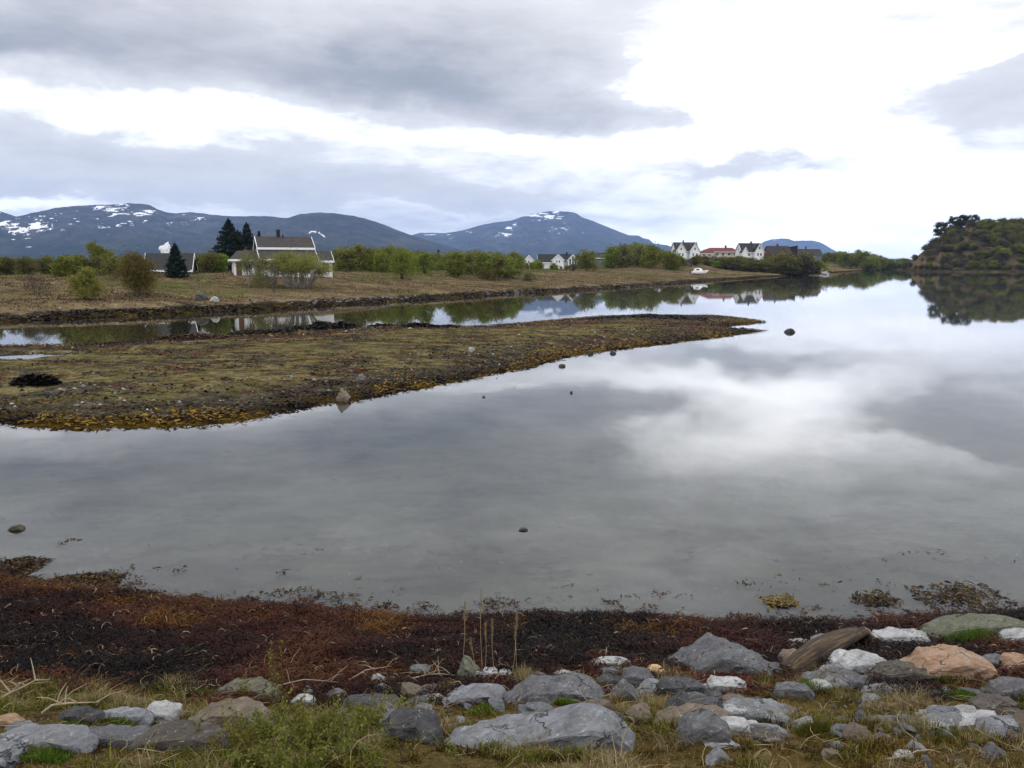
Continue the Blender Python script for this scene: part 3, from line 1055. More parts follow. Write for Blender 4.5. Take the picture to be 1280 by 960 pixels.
def fan_willow(seed, H, Wd, n_leaf, leaf, bark, foliage, nst=60, leaf_from=0.5):
    """many thin stems fanning out of one stool, leaves on their upper parts"""
    rng = np.random.default_rng(seed)
    tb = Tubes()
    C = []
    for s in range(nst):
        a = rng.uniform(0, 6.283)
        u = math.sqrt(rng.uniform(0, 1))
        top = np.array([0.5 * Wd * u * math.cos(a), 0.42 * Wd * u * math.sin(a), H * (1 - 0.42 * u ** 2.2) * rng.uniform(0.78, 1.0)])
        p0 = np.array([0.16 * Wd * u * math.cos(a) + rng.normal() * 0.1, 0.12 * Wd * u * math.sin(a), -0.15])
        mid = p0 * 0.42 + top * 0.58 + np.array([0, 0, 0.08 * H])
        mid[:2] = p0[:2] * 0.55 + top[:2] * 0.45
        r0 = 0.011 * H * rng.uniform(0.7, 1.3)
        tb.add([p0, mid, top], [r0, r0 * 0.6, r0 * 0.2], 4)
        k = n_leaf // nst
        t = leaf_from + (1 - leaf_from) * rng.uniform(0, 1, k) ** 0.8
        w_ = ((t - leaf_from) / (1 - leaf_from))[:, None]
        low_ = mid * 0.9 + p0 * 0.1
        c = low_ * (1 - w_) + top * w_ + rng.normal(size=(k, 3)) * np.array([0.045 * Wd, 0.05 * Wd, 0.06 * H])
        C.append(c)
        for q in range(2):
            e = mid * 0.4 + top * 0.6 + rng.normal(size=3) * 0.06 * Wd
            tb.add([mid, e], [r0 * 0.4, r0 * 0.1], 3)
    C = np.concatenate(C)
    return tb.mesh('trunk', M[bark]), leaf_mesh('crown', rng, C, leaf, M[foliage], rng.uniform(0, 1, len(C)) * 0.6 + 0.4 * np.clip(fbm(C[:, 0] * 2, C[:, 2] * 2, 2, seed) + 0.5, 0, 1))


def plant_tree(name, meshes, loc, label, cat, group=None, rz=0.0, s=(1, 1, 1)):
    root = empty(name, loc, rz)
    root.scale = s
    tag(root, label, cat, group)
    link('trunk', meshes[0], root)
    link('crown', meshes[1], root)
    return root


def copy_tree(o, parent=None):
    c = o.copy()
    COL.objects.link(c)
    c.parent = parent
    for ch in list(o.children):
        copy_tree(ch, c)
    return c


rnd = random.Random(7)


def spot(px, py, y):
    """a place at ground distance y on the ray's bearing, on the ground"""
    p = at_y(px, py, y)
    return (p[0], p[1], h1(p[0], p[1]))


def tree_at(px, base_y, px_h, px_w, y=None):
    """where a plant stands (by its foot in the photograph) and its height and width in metres"""
    if y is None:
        g = ground_hit(px, base_y)
    else:
        p = at_y(px, base_y, y)
        g = np.array([p[0], p[1], h1(p[0], p[1])])
    k = depth_of(g) / 1000.0
    top = at_y(px, base_y - px_h, g[1])[2]
    return tuple(g), max(0.5, top - g[2]), px_w * k


# ---- plants one can tell apart, nearest first
loc, H, W_ = tree_at(110, 374, 38, 40)
plant_tree('willow_bush', broadleaf(101, H, W_, 7500, 0.085, 'bark', 'bud_leaf', 0.04, 90, 9), loc,
           'smaller of the two round green bushes on the tan bank left of the farmhouse', 'bush')
loc, H, W_ = tree_at(172, 369, 52, 50)
plant_tree('willow_bush', broadleaf(102, H, W_, 11000, 0.095, 'bark', 'bud_leaf', 0.12, 120, 8), loc,
           'larger round green bush with bare lower stems on the tan bank', 'bush')
loc, H, W_ = tree_at(46, 368, 26, 46)
plant_tree('willow_bush', broadleaf(103, H, W_, 1900, 0.05, 'bark', 'bare_twig', 0.1, 60, 12), loc,
           'leafless brown bush on the bank left of the two round green bushes', 'bush')
loc, H, W_ = tree_at(127, 345, 42, 42, 122)
plant_tree('birch_tree', broadleaf(104, H, W_, 5200, 0.12, 'bark', 'birch_leaf', 0.12, 50, 2, 0.8,
                                   lobes=[(-0.14 * W_, 0, H * 0.66, 0.27 * H), (0.22 * W_, 0, H * 0.55, 0.26 * H), (0, 0, H * 0.33, 0.3 * H), (-0.2 * W_, 0, H * 0.84, 0.12 * H)]), loc,
           'two-lobed green birch standing above the hedge left of the steam plume', 'tree')
loc, H, W_ = tree_at(504, 349, 40, 38)
plant_tree('willow_bush', broadleaf(105, H, W_, 5600, 0.11, 'dark_bark', 'birch_leaf', 0.08, 60, 5), loc,
           'dense green bush alone at the meadow edge right of the farmhouse', 'bush')
loc, H, W_ = tree_at(733, 342, 30, 30, 250)
plant_tree('birch_tree', broadleaf(106, H, W_, 4200, 0.2, 'bark', 'birch_leaf', 0.02, 40, 3), loc,
           'bright green bushy tree right of the glazed white gable', 'tree')
loc, H, W_ = tree_at(372, 351, 40, 78, 113)
plant_tree('willow_bush', fan_willow(107, H * 1.0, W_ * 1.12, 19000, 0.085, 'pale_bark', 'bud_leaf', 72), loc,
           'broad budding willow with pale fanned stems in front of the white farmhouse', 'bush')
loc, H, W_ = tree_at(318, 350, 42, 40, 114)
plant_tree('willow_bush', fan_willow(108, H, W_ * 1.1, 5600, 0.075, 'pale_bark', 'olive_leaf', 30, 0.3), loc,
           'thin open shrub before the left gable of the white farmhouse', 'bush')
loc, H, W_ = tree_at(327, 352, 13, 44, 110)
plant_tree('low_shrub', broadleaf(109, H, W_, 2600, 0.07, 'bark', 'olive_leaf', 0.02, 40, 9), loc,
           'low dark green shrub at the foot of the farmhouse willows', 'bush')
loc, H, W_ = tree_at(342, 362, 36, 26, 104)
plant_tree('low_shrub', broadleaf(110, H, W_, 1300, 0.04, 'bark', 'bare_twig', 0.08, 60, 9), loc,
           'leafless purplish shrub on the tan heath in front of the farmhouse', 'bush')
loc, H, W_ = tree_at(611, 349, 14, 26, 165)
plant_tree('low_shrub', broadleaf(111, H, W_, 1700, 0.1, 'bark', 'olive_leaf', 0.02, 40, 9), loc,
           'low green shrub on the tan meadow before the middle of the tree belt', 'bush')
loc, H, W_ = tree_at(662, 352, 12, 24, 170)
plant_tree('low_shrub', broadleaf(112, H, W_, 1500, 0.1, 'bark', 'dull_leaf', 0.02, 40, 9), loc,
           'low dull shrub on the tan meadow before the white cottage', 'bush')
loc, H, W_ = tree_at(289, 348, 75, 34, 147)
plant_tree('spruce_tree', spruce(121, H, W_ * 2.0, 15000, 0.19), loc, 'tallest dark spruce at the left end of the white farmhouse', 'tree')
loc, H, W_ = tree_at(311, 346, 68, 27, 154)
plant_tree('spruce_tree', spruce(122, H, W_ * 1.9, 9500, 0.19), loc, 'second dark spruce close behind the farmhouse gable', 'tree')
loc, H, W_ = tree_at(300, 347, 60, 30, 151)
plant_tree('spruce_tree', spruce(125, H, W_ * 1.7, 8500, 0.19), loc, 'shorter dark spruce wedged between the two taller ones by the farmhouse', 'tree')
loc, H, W_ = tree_at(326, 345, 57, 16, 162)
plant_tree('spruce_tree', spruce(123, H, W_ * 1.2, 3200, 0.16), loc, 'spruce whose tip alone shows over the farmhouse roof', 'tree')
loc, H, W_ = tree_at(221, 349, 45, 25, 118)
plant_tree('spruce_tree', spruce(124, H, W_ * 1.45, 5600, 0.16), loc, 'short dark spruce in front of the grey house with a white bargeboard', 'tree')

# ---- belts of trees: a few kinds, each copied with its parts
KINDS = {
    'green': [broadleaf(200 + i, 6.0, w_, 2400, 0.22, 'bark', 'birch_leaf', 0.06, 36, st) for i, (w_, st) in enumerate([(4.8, 2), (5.6, 3), (4.2, 1), (6.2, 4)])],
    'olive': [broadleaf(210 + i, 6.0, w_, 2200, 0.22, 'bark', 'olive_leaf', 0.06, 36, st) for i, (w_, st) in enumerate([(4.8, 2), (5.6, 3), (4.0, 1), (6.4, 5)])],
    'dull': [broadleaf(220 + i, 6.0, w_, 1700, 0.20, 'dark_bark', 'dull_leaf', 0.06, 36, st) for i, (w_, st) in enumerate([(4.8, 3), (6.0, 4), (5.4, 3)])],
    'bare': [broadleaf(230 + i, 6.0, w_, 1400, 0.14, 'bark', 'bare_twig', 0.06, 40, st) for i, (w_, st) in enumerate([(4.8, 4), (6.0, 6)])],
    'pine': [pine(240 + i, 6.0, 4.6, 2400, 0.22) for i in range(3)],
}


def belt(kinds, xs, ys, dist, hpx, group, label, name='birch_tree', wf=1.0, cat='tree', n=None, jitter=6, seed=1, skip=None):
    """trees from photo column xs[0] to xs[1]; foot at ground distance between dist[0] and dist[1]; tops hpx above the horizon row"""
    r_ = random.Random(seed)
    first = {}
    made = 0
    for i in range(n):
        t = (i + 0.5) / n
        px = xs[0] + (xs[1] - xs[0]) * t + r_.uniform(-jitter, jitter)
        if skip and any(a < px < b for a, b in skip):
            continue
        y = r_.uniform(*dist) if not callable(dist) else dist(px, r_)
        top = hpx(px, r_) if callable(hpx) else r_.uniform(*hpx)
        p = spot(px, 335, y)
        ztop = EYE + (top / 1000.0) * y / CP
        H = max(1.0, ztop - p[2])
        k = r_.choice(kinds)
        v = r_.randrange(len(KINDS[k]))
        if (k, v) not in first:
            o = plant_tree(name, KINDS[k][v], p, label, cat, group)
            first[(k, v)] = o
        else:
            o = copy_tree(first[(k, v)])
            o.location = p
        s = H / 6.0
        q = wf * r_.uniform(0.85, 1.2)
        o.rotation_euler = (0, 0, r_.uniform(0, 6.28))
        o.scale = (s * q, s * q, s)
        made += 1
    return made


def tops(tbl, lo=-2.0, hi=1.5):
    xs = [a for a, _ in tbl]
    ys = [330 - b for _, b in tbl]
    return lambda px, r_: float(np.interp(px, xs, ys)) + r_.uniform(lo, hi)


N_TREES = 0
HEDGE = 'hedge of trees left of the spruces'
N_TREES += belt(['olive', 'dull', 'green'], (200, 275), None, (128, 150), tops([(205, 321), (275, 317)]), HEDGE,
                'low dull green tree in the long hedge left of the dark spruces', wf=1.3, n=14, seed=31, jitter=3)
N_TREES += belt(['olive', 'dull', 'green'], (-130, 205), None, (108, 150), tops([(-130, 319), (20, 322), (95, 321), (150, 322), (180, 321), (188, 330), (245, 331), (256, 320), (285, 318)]),
                'hedge of trees left of the spruces', 'low dull green tree in the long hedge left of the dark spruces', wf=1.45, n=50, seed=3, skip=[(192, 214)])
N_TREES += belt(['green', 'olive'], (412, 650), None, (165, 240), tops([(412, 317), (430, 312), (450, 309), (470, 314), (485, 309), (510, 316), (560, 319), (600, 316), (630, 317), (650, 319)], -3, 2),
                'tree belt right of the farmhouse', 'yellow-green tree in the belt between the farmhouse and the white cottage', wf=1.05, n=60, seed=4)
N_TREES += belt(['green', 'olive', 'dull'], (640, 735), None, (235, 290), tops([(640, 321), (652, 322), (660, 330), (672, 325), (685, 329), (705, 331), (720, 330), (735, 328)], -2, 1),
                'bushes before the white cottage', 'low green bush under the white cottage and its glazed gable', 'willow_bush', 1.25, 'bush', n=24, seed=5)
N_TREES += belt(['dull', 'olive', 'green'], (752, 852), None, (290, 345), tops([(752, 320), (762, 312), (775, 308), (800, 306), (815, 308), (830, 312), (842, 317), (852, 320)], -4, 2),
                'grove left of the row of houses', 'dull green tree in the grove left of the white twin-gabled house', wf=1.1, n=34, seed=6)
N_TREES += belt(['dull', 'olive', 'bare', 'green'], (830, 1012), None, (346, 398), tops([(756, 330), (830, 322), (850, 322), (880, 321), (900, 321), (960, 322), (985, 319), (1012, 319)], -7, 2),
                'scrub on the slope below the row of houses', 'low brownish green shrub on the slope below the row of houses', 'low_shrub', 2.0, 'bush', n=84, seed=8, jitter=4)
N_TREES += belt(['olive', 'green', 'green'], (985, 1112), None, lambda px, r_: r_.uniform(620, 820), tops([(985, 319), (1020, 318), (1050, 314.5), (1075, 313.5), (1090, 317), (1112, 328)], -5, 1),
                'trees on the low hill', 'small green tree on the low rounded hill left of the knoll', wf=1.5, n=36, seed=9, jitter=4)

N_TREES += belt(['dull', 'olive', 'green'], (1090, 1140), None, (690, 740), tops([(1090, 318), (1105, 322), (1120, 324), (1140, 323)], -3, 1),
                'trees on the low shore beside the knoll', 'small dark tree on the low shore between the low hill and the knoll', wf=1.8, n=16, seed=19, jitter=3)

# knoll: trees and scrub over the slopes, some open ledges left bare
r_ = random.Random(12)
first = {}
count = 0
knoll_a0, knoll_a1 = azel(1120, 330)[0], azel(1400, 330)[0]
tries = 0
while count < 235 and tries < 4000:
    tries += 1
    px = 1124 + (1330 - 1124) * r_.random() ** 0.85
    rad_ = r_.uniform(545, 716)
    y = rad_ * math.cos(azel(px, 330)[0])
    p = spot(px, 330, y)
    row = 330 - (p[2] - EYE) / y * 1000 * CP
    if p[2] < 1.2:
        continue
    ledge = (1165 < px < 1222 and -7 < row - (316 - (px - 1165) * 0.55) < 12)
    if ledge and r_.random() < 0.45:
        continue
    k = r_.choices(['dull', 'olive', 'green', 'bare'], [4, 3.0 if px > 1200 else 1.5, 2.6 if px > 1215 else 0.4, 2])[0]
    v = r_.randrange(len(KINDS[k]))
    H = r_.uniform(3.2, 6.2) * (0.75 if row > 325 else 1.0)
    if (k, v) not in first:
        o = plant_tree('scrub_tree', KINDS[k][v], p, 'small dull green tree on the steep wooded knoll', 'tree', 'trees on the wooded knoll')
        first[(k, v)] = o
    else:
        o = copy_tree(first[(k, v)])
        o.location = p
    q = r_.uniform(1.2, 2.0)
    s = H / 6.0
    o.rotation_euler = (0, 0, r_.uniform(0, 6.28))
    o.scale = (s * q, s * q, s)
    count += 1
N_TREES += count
for i, (px, top, lab) in enumerate([(1173, 280, 'lone pine standing out on the left shoulder of the knoll'), (1188, 273, 'leftmost of the close pines at the left end of the knoll top'),
                                    (1197, 271.5, 'broad dark pine second along the knoll top'), (1204, 271.5, 'dark pine third along the knoll top'), (1216, 270.5, 'dark pine fourth along the knoll top, above the tan ledge')]):
    y = 706 * math.cos(azel(px, 330)[0])
    p = spot(px, 330, y)
    H = max(6.0, EYE + (330 - top) / 1000 * y - p[2])
    plant_tree('pine_tree', KINDS['pine'][i % 3], p, lab, 'tree', 'pines on the knoll top', i * 1.3, (H / 6 * 0.85, H / 6 * 0.85, H / 6))
for i in range(30):
    px = 1166 + i * 4.6 + r_.uniform(-2, 2)
    p = spot(px, 330, r_.uniform(690, 716) * math.cos(azel(px, 330)[0]))
    k, v = r_.choice([('dull', 0), ('olive', 1), ('dull', 2), ('olive', 0)])
    H = r_.uniform(4.0, 6.0) if px > 1220 else r_.uniform(2.5, 4.0)
    o = plant_tree('scrub_tree', KINDS[k][v], p, 'small dull green tree on the steep wooded knoll', 'tree', 'trees on the wooded knoll', r_.uniform(0, 6), (H / 6 * 1.4, H / 6 * 1.4, H / 6))
for i in range(26):
    px = r_.uniform(1118, 1290)
    p = ground_hit(px, 336.6)
    if p[2] < 0.3:
        continue
    k, v = r_.choice([('dull', 0), ('bare', 1), ('olive', 1)])
    o = plant_tree('low_shrub', KINDS[k][v], p, 'low dark shrub along the water line under the knoll', 'bush', 'scrub at the foot of the knoll', r_.uniform(0, 6),
                   (0.8, 0.8, r_.uniform(0.3, 0.55)))


# ================================================================ buildings and boat
M['white_wood'] = mat_plain('white_painted_boards', (0.72, 0.72, 0.71), 0.7, 0.06, 2.0)
M['cream_wood'] = mat_plain('cream_painted_boards', (0.62, 0.56, 0.44), 0.7, 0.06, 2.0)
M['brown_wood'] = mat_plain('brown_stained_boards', (0.085, 0.062, 0.050), 0.8, 0.25, 2.0)
M['red_brown_wood'] = mat_plain('red_brown_boards', (0.15, 0.092, 0.062), 0.8, 0.25, 2.0)
M['grey_wood'] = mat_plain('blue_grey_boards', (0.13, 0.14, 0.155), 0.8, 0.15, 2.0)
M['trim'] = mat_plain('white_trim', (0.8, 0.8, 0.79), 0.6, 0.04, 2.0)
M['roof_grey'] = mat_plain('weathered_roof_tiles', (0.044, 0.039, 0.036), 0.9, 0.35, 1.4)
M['roof_black'] = mat_plain('black_roof_tiles', (0.018, 0.018, 0.021), 0.6, 0.25, 2.0)
M['roof_red'] = mat_plain('red_roof_tiles', (0.13, 0.032, 0.027), 0.8, 0.25, 2.0)
M['glass'] = mat_plain('dark_window_glass', (0.012, 0.014, 0.017), 0.06, 0.1, 2.0, 0.6)
M['black_metal'] = mat_plain('black_sheet_metal', (0.012, 0.012, 0.013), 0.5, 0.1, 2.0)
M['door_brown'] = mat_plain('brown_door_paint', (0.11, 0.05, 0.03), 0.6, 0.1, 2.0)
M['concrete'] = mat_plain('grey_foundation', (0.26, 0.25, 0.24), 0.9, 0.15, 2.0)


class MB:
    """collects solids; build() links them as one mesh object"""

    def __init__(self):
        self.v, self.f = [], []

    def hull(self, pts, faces):
        b = len(self.v)
        self.v += [tuple(p) for p in pts]
        self.f += [tuple(b + i for i in f) for f in faces]
        return self

    def box(self, x0, x1, y0, y1, z0, z1):
        p = [(x, y, z) for z in (z0, z1) for x, y in ((x0, y0), (x1, y0), (x1, y1), (x0, y1))]
        return self.hull(p, [(0, 3, 2, 1), (4, 5, 6, 7), (0, 1, 5, 4), (1, 2, 6, 5), (2, 3, 7, 6), (3, 0, 4, 7)])

    def prism(self, poly, a0, a1, axis='x'):
        """extrude a closed outline; for axis x the outline is (y, z), for axis y it is (x, z)"""
        n = len(poly)
        if axis == 'x':
            p = [(a0, u, v) for u, v in poly] + [(a1, u, v) for u, v in poly]
        else:
            p = [(u, a0, v) for u, v in poly] + [(u, a1, v) for u, v in poly]
        f = [tuple(range(n)), tuple(range(2 * n - 1, n - 1, -1))] + [(i, i + n, (i + 1) % n + n, (i + 1) % n) for i in range(n)]
        return self.hull(p, f)

    def build(self, name, mat, parent=None, loc=None):
        me = bpy.data.meshes.new(name)
        me.from_pydata(self.v, [], self.f)
        bm = bmesh.new()
        bm.from_mesh(me)
        bmesh.ops.recalc_face_normals(bm, faces=bm.faces)
        bm.to_mesh(me)
        bm.free()
        me.materials.append(mat)
        return link(name, me, parent, loc)


def roof_slope(mb, axis, a0, a1, u0, z0, u1, z1, th=0.16):
    """one sloping slab from the eave (u0, z0) to the ridge (u1, z1)"""
    mb.prism([(u0, z0), (u1, z1), (u1, z1 + th), (u0, z0 + th)], a0, a1, axis)


def window(parent, x, z, wd, ht, y, facing='front', frame=None, bars=True, axis='y'):
    """frame standing 6 cm proud of the wall at y, its pane behind, glazing bars in the frame"""
    fr, pn = MB(), MB()
    t = 0.09

    def bx(m_, a0, a1, d0, d1, z0, z1):
        if axis == 'y':
            m_.box(a0, a1, min(d0, d1), max(d0, d1), z0, z1)
        else:
            m_.box(min(d0, d1), max(d0, d1), a0, a1, z0, z1)
    s = -1 if facing in ('front', 'left') else 1
    bx(fr, x - wd / 2, x + wd / 2, y, y + s * 0.07, z, z + t)
    bx(fr, x - wd / 2, x + wd / 2, y, y + s * 0.07, z + ht - t, z + ht)
    bx(fr, x - wd / 2, x - wd / 2 + t, y, y + s * 0.07, z + t + 0.001, z + ht - t - 0.001)
    bx(fr, x + wd / 2 - t, x + wd / 2, y, y + s * 0.07, z + t + 0.001, z + ht - t - 0.001)
    if bars:
        bx(fr, x - 0.035, x + 0.035, y, y + s * 0.06, z + t + 0.002, z + ht - t - 0.002)
    bx(pn, x - wd / 2 + t + 0.003, x + wd / 2 - t - 0.003, y + s * 0.012, y + s * 0.03, z + t + 0.003, z + ht - t - 0.003)
    f = fr.build('window', frame or M['trim'], parent)
    pn.build('pane', M['glass'], f)
    return f


def gable(wall, roof, trim, axis, c, a0, a1, half, hw, hr, over=0.45, end=0.35, th=0.16):
    """a block with its ridge along axis: c = centre line, a0..a1 along the ridge, half = half width"""
    wall.prism([(c - half, -0.6), (c + half, -0.6), (c + half, hw), (c, hr - 0.02), (c - half, hw)], a0, a1, axis)
    k = (hr - hw) / half
    eh = hw - over * k
    for s in (-1, 1):
        u0, u1 = c + s * (half + over), c + s * 0.004
        pts = [(u0, eh + 0.02), (u1, hr + 0.02), (u1, hr + 0.02 + th), (u0, eh + 0.02 + th)]
        roof.prism(pts if s < 0 else pts[::-1], a0 - end, a1 + end, axis)
        for a in (a0 - end - 0.06, a1 + end):
            pts = [(u0, eh - 0.10), (u1, hr - 0.10), (u1, hr + 0.06 + th), (u0, eh + 0.06 + th)]
            trim.prism(pts if s < 0 else pts[::-1], a, a + 0.06, axis)
        pts = [(u0 - s * -0.002, eh - 0.10), (u0 + s * 0.06, eh - 0.10), (u0 + s * 0.06, eh + th + 0.05), (u0 - s * -0.002, eh + th + 0.05)]
        trim.prism(pts if s > 0 else pts[::-1], a0 - end - 0.06, a1 + end + 0.06, axis)


def house_root(name, px, py, y, rz, label, z=None, cat='house'):
    p = at_y(px, py, y)
    g = h1(p[0], p[1]) if z is None else z
    r0 = empty(name, (p[0], p[1], g), rz)
    tag(r0, label, cat)
    return r0


# ---- the white farmhouse
rt = house_root('farmhouse', 355.5, 330, 130, R(22), 'white farmhouse with stepped grey roof and black chimney behind a willow')
rt.location.z = 3.3
wall, roof, trim, found = MB(), MB(), MB(), MB()
X0, X1 = -4.0, 4.0
wall.prism([(-6.6, -0.5), (-6.6, 2.42), (-3.15, 3.80), (-3.15, 4.20), (0, 5.80), (4.0, 3.85), (4.0, -0.5)], X0, X1, 'x')
roof_slope(roof, 'x', X0 - 0.35, X1 + 0.35, -3.75, 4.08, -0.004, 5.90, 0.14)
roof.prism([(0.004, 5.90), (4.6, 3.66), (4.6, 3.80), (0.004, 6.04)], X0 - 0.35, X1 + 0.35, 'x')
roof_slope(roof, 'x', X0 - 0.35, X1 + 0.35, -7.1, 2.30, -3.16, 3.88, 0.14)
for a in (X0 - 0.43, X1 + 0.352):
    trim.prism([(-3.80, 3.94), (-0.004, 5.78), (-0.004, 6.07), (-3.80, 4.25)], a, a + 0.078, 'x')
    trim.prism([(0.004, 5.78), (4.65, 3.51), (4.65, 3.82), (0.004, 6.07)], a, a + 0.078, 'x')
    trim.prism([(-7.15, 2.14), (-3.17, 3.74), (-3.17, 4.04), (-7.15, 2.46)], a, a + 0.078, 'x')
trim.box(X0 - 0.35, X1 + 0.35, -3.83, -3.753, 3.90, 4.24)
trim.box(X0 - 0.35, X1 + 0.35, -7.18, -7.103, 2.12, 2.45)
# right wing
gable(wall, roof, trim, 'x', -2.9, 4.003, 6.75, 2.25, 2.25, 3.55, 0.4, 0.2)
# left wing under a low hipped roof
wall.box(-7.9, -4.003, -4.1, 2.1, -0.6, 2.28)
roof.hull([(-8.4, -4.6, 2.30), (-4.003, -4.6, 2.30), (-4.003, 2.6, 2.30), (-8.4, 2.6, 2.30), (-7.2, -0.9, 3.75), (-4.003, -0.9, 3.95)],
          [(0, 1, 5, 4), (2, 3, 4, 5), (3, 0, 4), (0, 3, 2, 1), (1, 2, 5)])
trim.box(-8.47, -4.003, -4.68, -4.603, 2.12, 2.42)
trim.box(-8.48, -8.403, -4.6, 2.6, 2.12, 2.42)
wall.build('wall', M['white_wood'], rt)
rf = roof.build('roof', M['roof_grey'], rt)
trim.build('bargeboard', M['trim'], rt)
ch = MB().box(-1.05, -0.5, -0.25, 0.35, 5.4, 7.0).box(-1.12, -0.43, -0.32, 0.42, 7.002, 7.1)
ch.build('chimney', M['black_metal'], rf)
MB().box(-0.22, -0.02, -0.5, -0.3, 5.5, 6.35).build('vent_pipe', M['black_metal'], rf)
window(rt, 5.75, 0.75, 1.15, 1.1, -5.152)
window(rt, -2.2, 0.8, 1.5, 1.2, -6.602)
window(rt, 1.2, 0.8, 1.5, 1.2, -6.602)
dr = MB().box(-7.6, -6.8, -4.16, -4.103, 0.02, 2.0).build('door', M['door_brown'], rt)
MB().box(-6.95, -6.9, -4.20, -4.162, 0.95, 1.1).build('handle', M['black_metal'], dr)
window(rt, -5.6, 0.75, 0.9, 1.1, -4.103)

# ---- grey house with white bargeboard, behind the short spruce
rt = house_root('grey_house', 213, 330, 127, R(14), 'blue-grey house with one bright white bargeboard behind the short spruce')
rt.location.z = h1(rt.location.x, rt.location.y) - 0.3
wall, roof, trim = MB(), MB(), MB()
gable(wall, roof, trim, 'x', 0, -3.2, 3.3, 2.7, 1.3, 3.5, 0.5, 0.3)
wall.build('wall', M['grey_wood'], rt)
roof.build('roof', M['roof_black'], rt)
trim.build('bargeboard', M['trim'], rt)
window(rt, -1.6, 0.35, 1.2, 0.8, -2.703)
window(rt, 1.9, 0.35, 1.2, 0.8, -2.703)

# ---- brown house almost hidden in the tree belt
rt = house_root('brown_cottage', 553, 330, 262, R(72), 'brown cottage almost hidden inside the tree belt')
wall, roof, trim = MB(), MB(), MB()
gable(wall, roof, trim, 'x', 0, -3.6, 4.5, 3.4, 3.3, 5.0, 0.5, 0.35)
wall.build('wall', M['brown_wood'], rt)
rf = roof.build('roof', M['roof_grey'], rt)
trim.build('bargeboard', M['red_brown_wood'], rt)
MB().box(0.6, 1.3, 1.4, 2.0, 4.4, 6.2).build('chimney', M['black_metal'], rf)
window(rt, 0, 0.9, 1.3, 1.2, -3.602, 'left', axis='x')

# ---- white cottage with the glazed gable, and the small white house to its left
rt = house_root('white_cottage', 697, 330, 300, R(0), 'white cottage with black roof, two small gable windows and a tall glazed gable')
wall, roof, trim = MB(), MB(), MB()
zc = EYE + 0.2 - rt.location.z
gable(wall, roof, trim, 'x', 3.0, -7.2, 5.6, 3.0, zc + 0.5, zc + 3.3, 0.3, 0.2)
gable(wall, roof, trim, 'y', 0.0, -3.5, 0.0, 2.05, zc + 1.3, zc + 3.2, 0.35, 0.3)
gable(wall, roof, trim, 'y', 5.4, -2.6, 0.0, 1.75, zc + 1.2, zc + 3.1, 0.35, 0.3)
wall.build('wall', M['white_wood'], rt)
rf = roof.build('roof', M['roof_black'], rt)
trim.build('bargeboard', M['trim'], rt)
MB().box(3.2, 3.8, 2.4, 3.0, zc + 2.8, zc + 4.2).build('chimney', M['black_metal'], rf)
window(rt, -0.5, zc + 0.2, 0.6, 1.0, -3.503, bars=False)
window(rt, 0.45, zc + 0.2, 0.6, 1.0, -3.503, bars=False)
window(rt, 4.45, zc - 0.5, 0.75, 2.2, -2.603, bars=False)
window(rt, 5.45, zc - 0.5, 0.75, 3.1, -2.603, bars=False)
window(rt, 6.45, zc - 0.5, 0.75, 2.2, -2.603, bars=False)

rt = house_root('white_house', 659, 330, 300, R(12), 'small white house broken up by branches left of the white cottage')
wall, roof, trim = MB(), MB(), MB()
zc = EYE + 0.2 - rt.location.z
gable(wall, roof, trim, 'y', 0, -2.4, 3.0, 1.75, zc + 1.2, zc + 2.9, 0.3, 0.3)
wall.build('wall', M['white_wood'], rt)
roof.build('roof', M['roof_black'], rt)
trim.build('bargeboard', M['trim'], rt)
window(rt, 0.0, zc + 0.1, 0.8, 1.1, -2.403)

# ---- dark house with pale eaves between the cottage and the grove
rt = house_root('dark_house', 750, 330, 330, R(-24), 'dark house with a pale roof edge at the left side of the grove')
wall, roof, trim = MB(), MB(), MB()
zc = EYE + 0.4 - rt.location.z
gable(wall, roof, trim, 'x', 0, -2.6, 4.6, 2.6, zc + 2.2, zc + 4.0, 0.5, 0.35)
wall.build('wall', M['grey_wood'], rt)
roof.build('roof', M['roof_black'], rt)
trim.build('bargeboard', M['trim'], rt)
window(rt, 1.0, zc + 0.7, 1.3, 1.1, -2.603)

# ---- the row of houses on the rise
Y = 430.0
K = Y / 1000.0 / CP * 1.011


def rise_house(name, px, y, rz, label):
    rt_ = house_root(name, px, 326, y, rz, label)
    return rt_, EYE + (330 - 322) / 1000 * y - rt_.location.z          # local height of the photo's row 322


rt, zb = rise_house('twin_gabled_house', 857, 425, R(8), 'white house with grey roof and two gables, first in the row on the rise')
wall, roof, trim = MB(), MB(), MB()
gable(wall, roof, trim, 'x', 2.0, -6.2, 6.2, 4.2, zb + 3.2, zb + 7.7, 0.5, 0.4)
gable(wall, roof, trim, 'y', -4.2, -4.4, 0.0, 2.9, zb + 3.0, zb + 7.3, 0.4, 0.4)
gable(wall, roof, trim, 'y', 3.4, -4.2, 0.0, 2.7, zb + 3.4, zb + 7.4, 0.4, 0.4)
wall.build('wall', M['white_wood'], rt)
rf = roof.build('roof', M['roof_grey'], rt)
trim.build('bargeboard', M['trim'], rt)
MB().box(-1.2, -0.6, 1.7, 2.3, zb + 7.0, zb + 8.9).build('chimney', M['black_metal'], rf)
for x, z in ((-4.2, 3.6), (-5.2, 0.7), (-3.2, 0.7)):
    window(rt, x, zb + z, 1.0, 1.5, -4.403)
for x, z in ((3.4, 3.6), (2.5, 0.7), (4.4, 0.7)):
    window(rt, x, zb + z, 1.0, 1.5, -4.203)

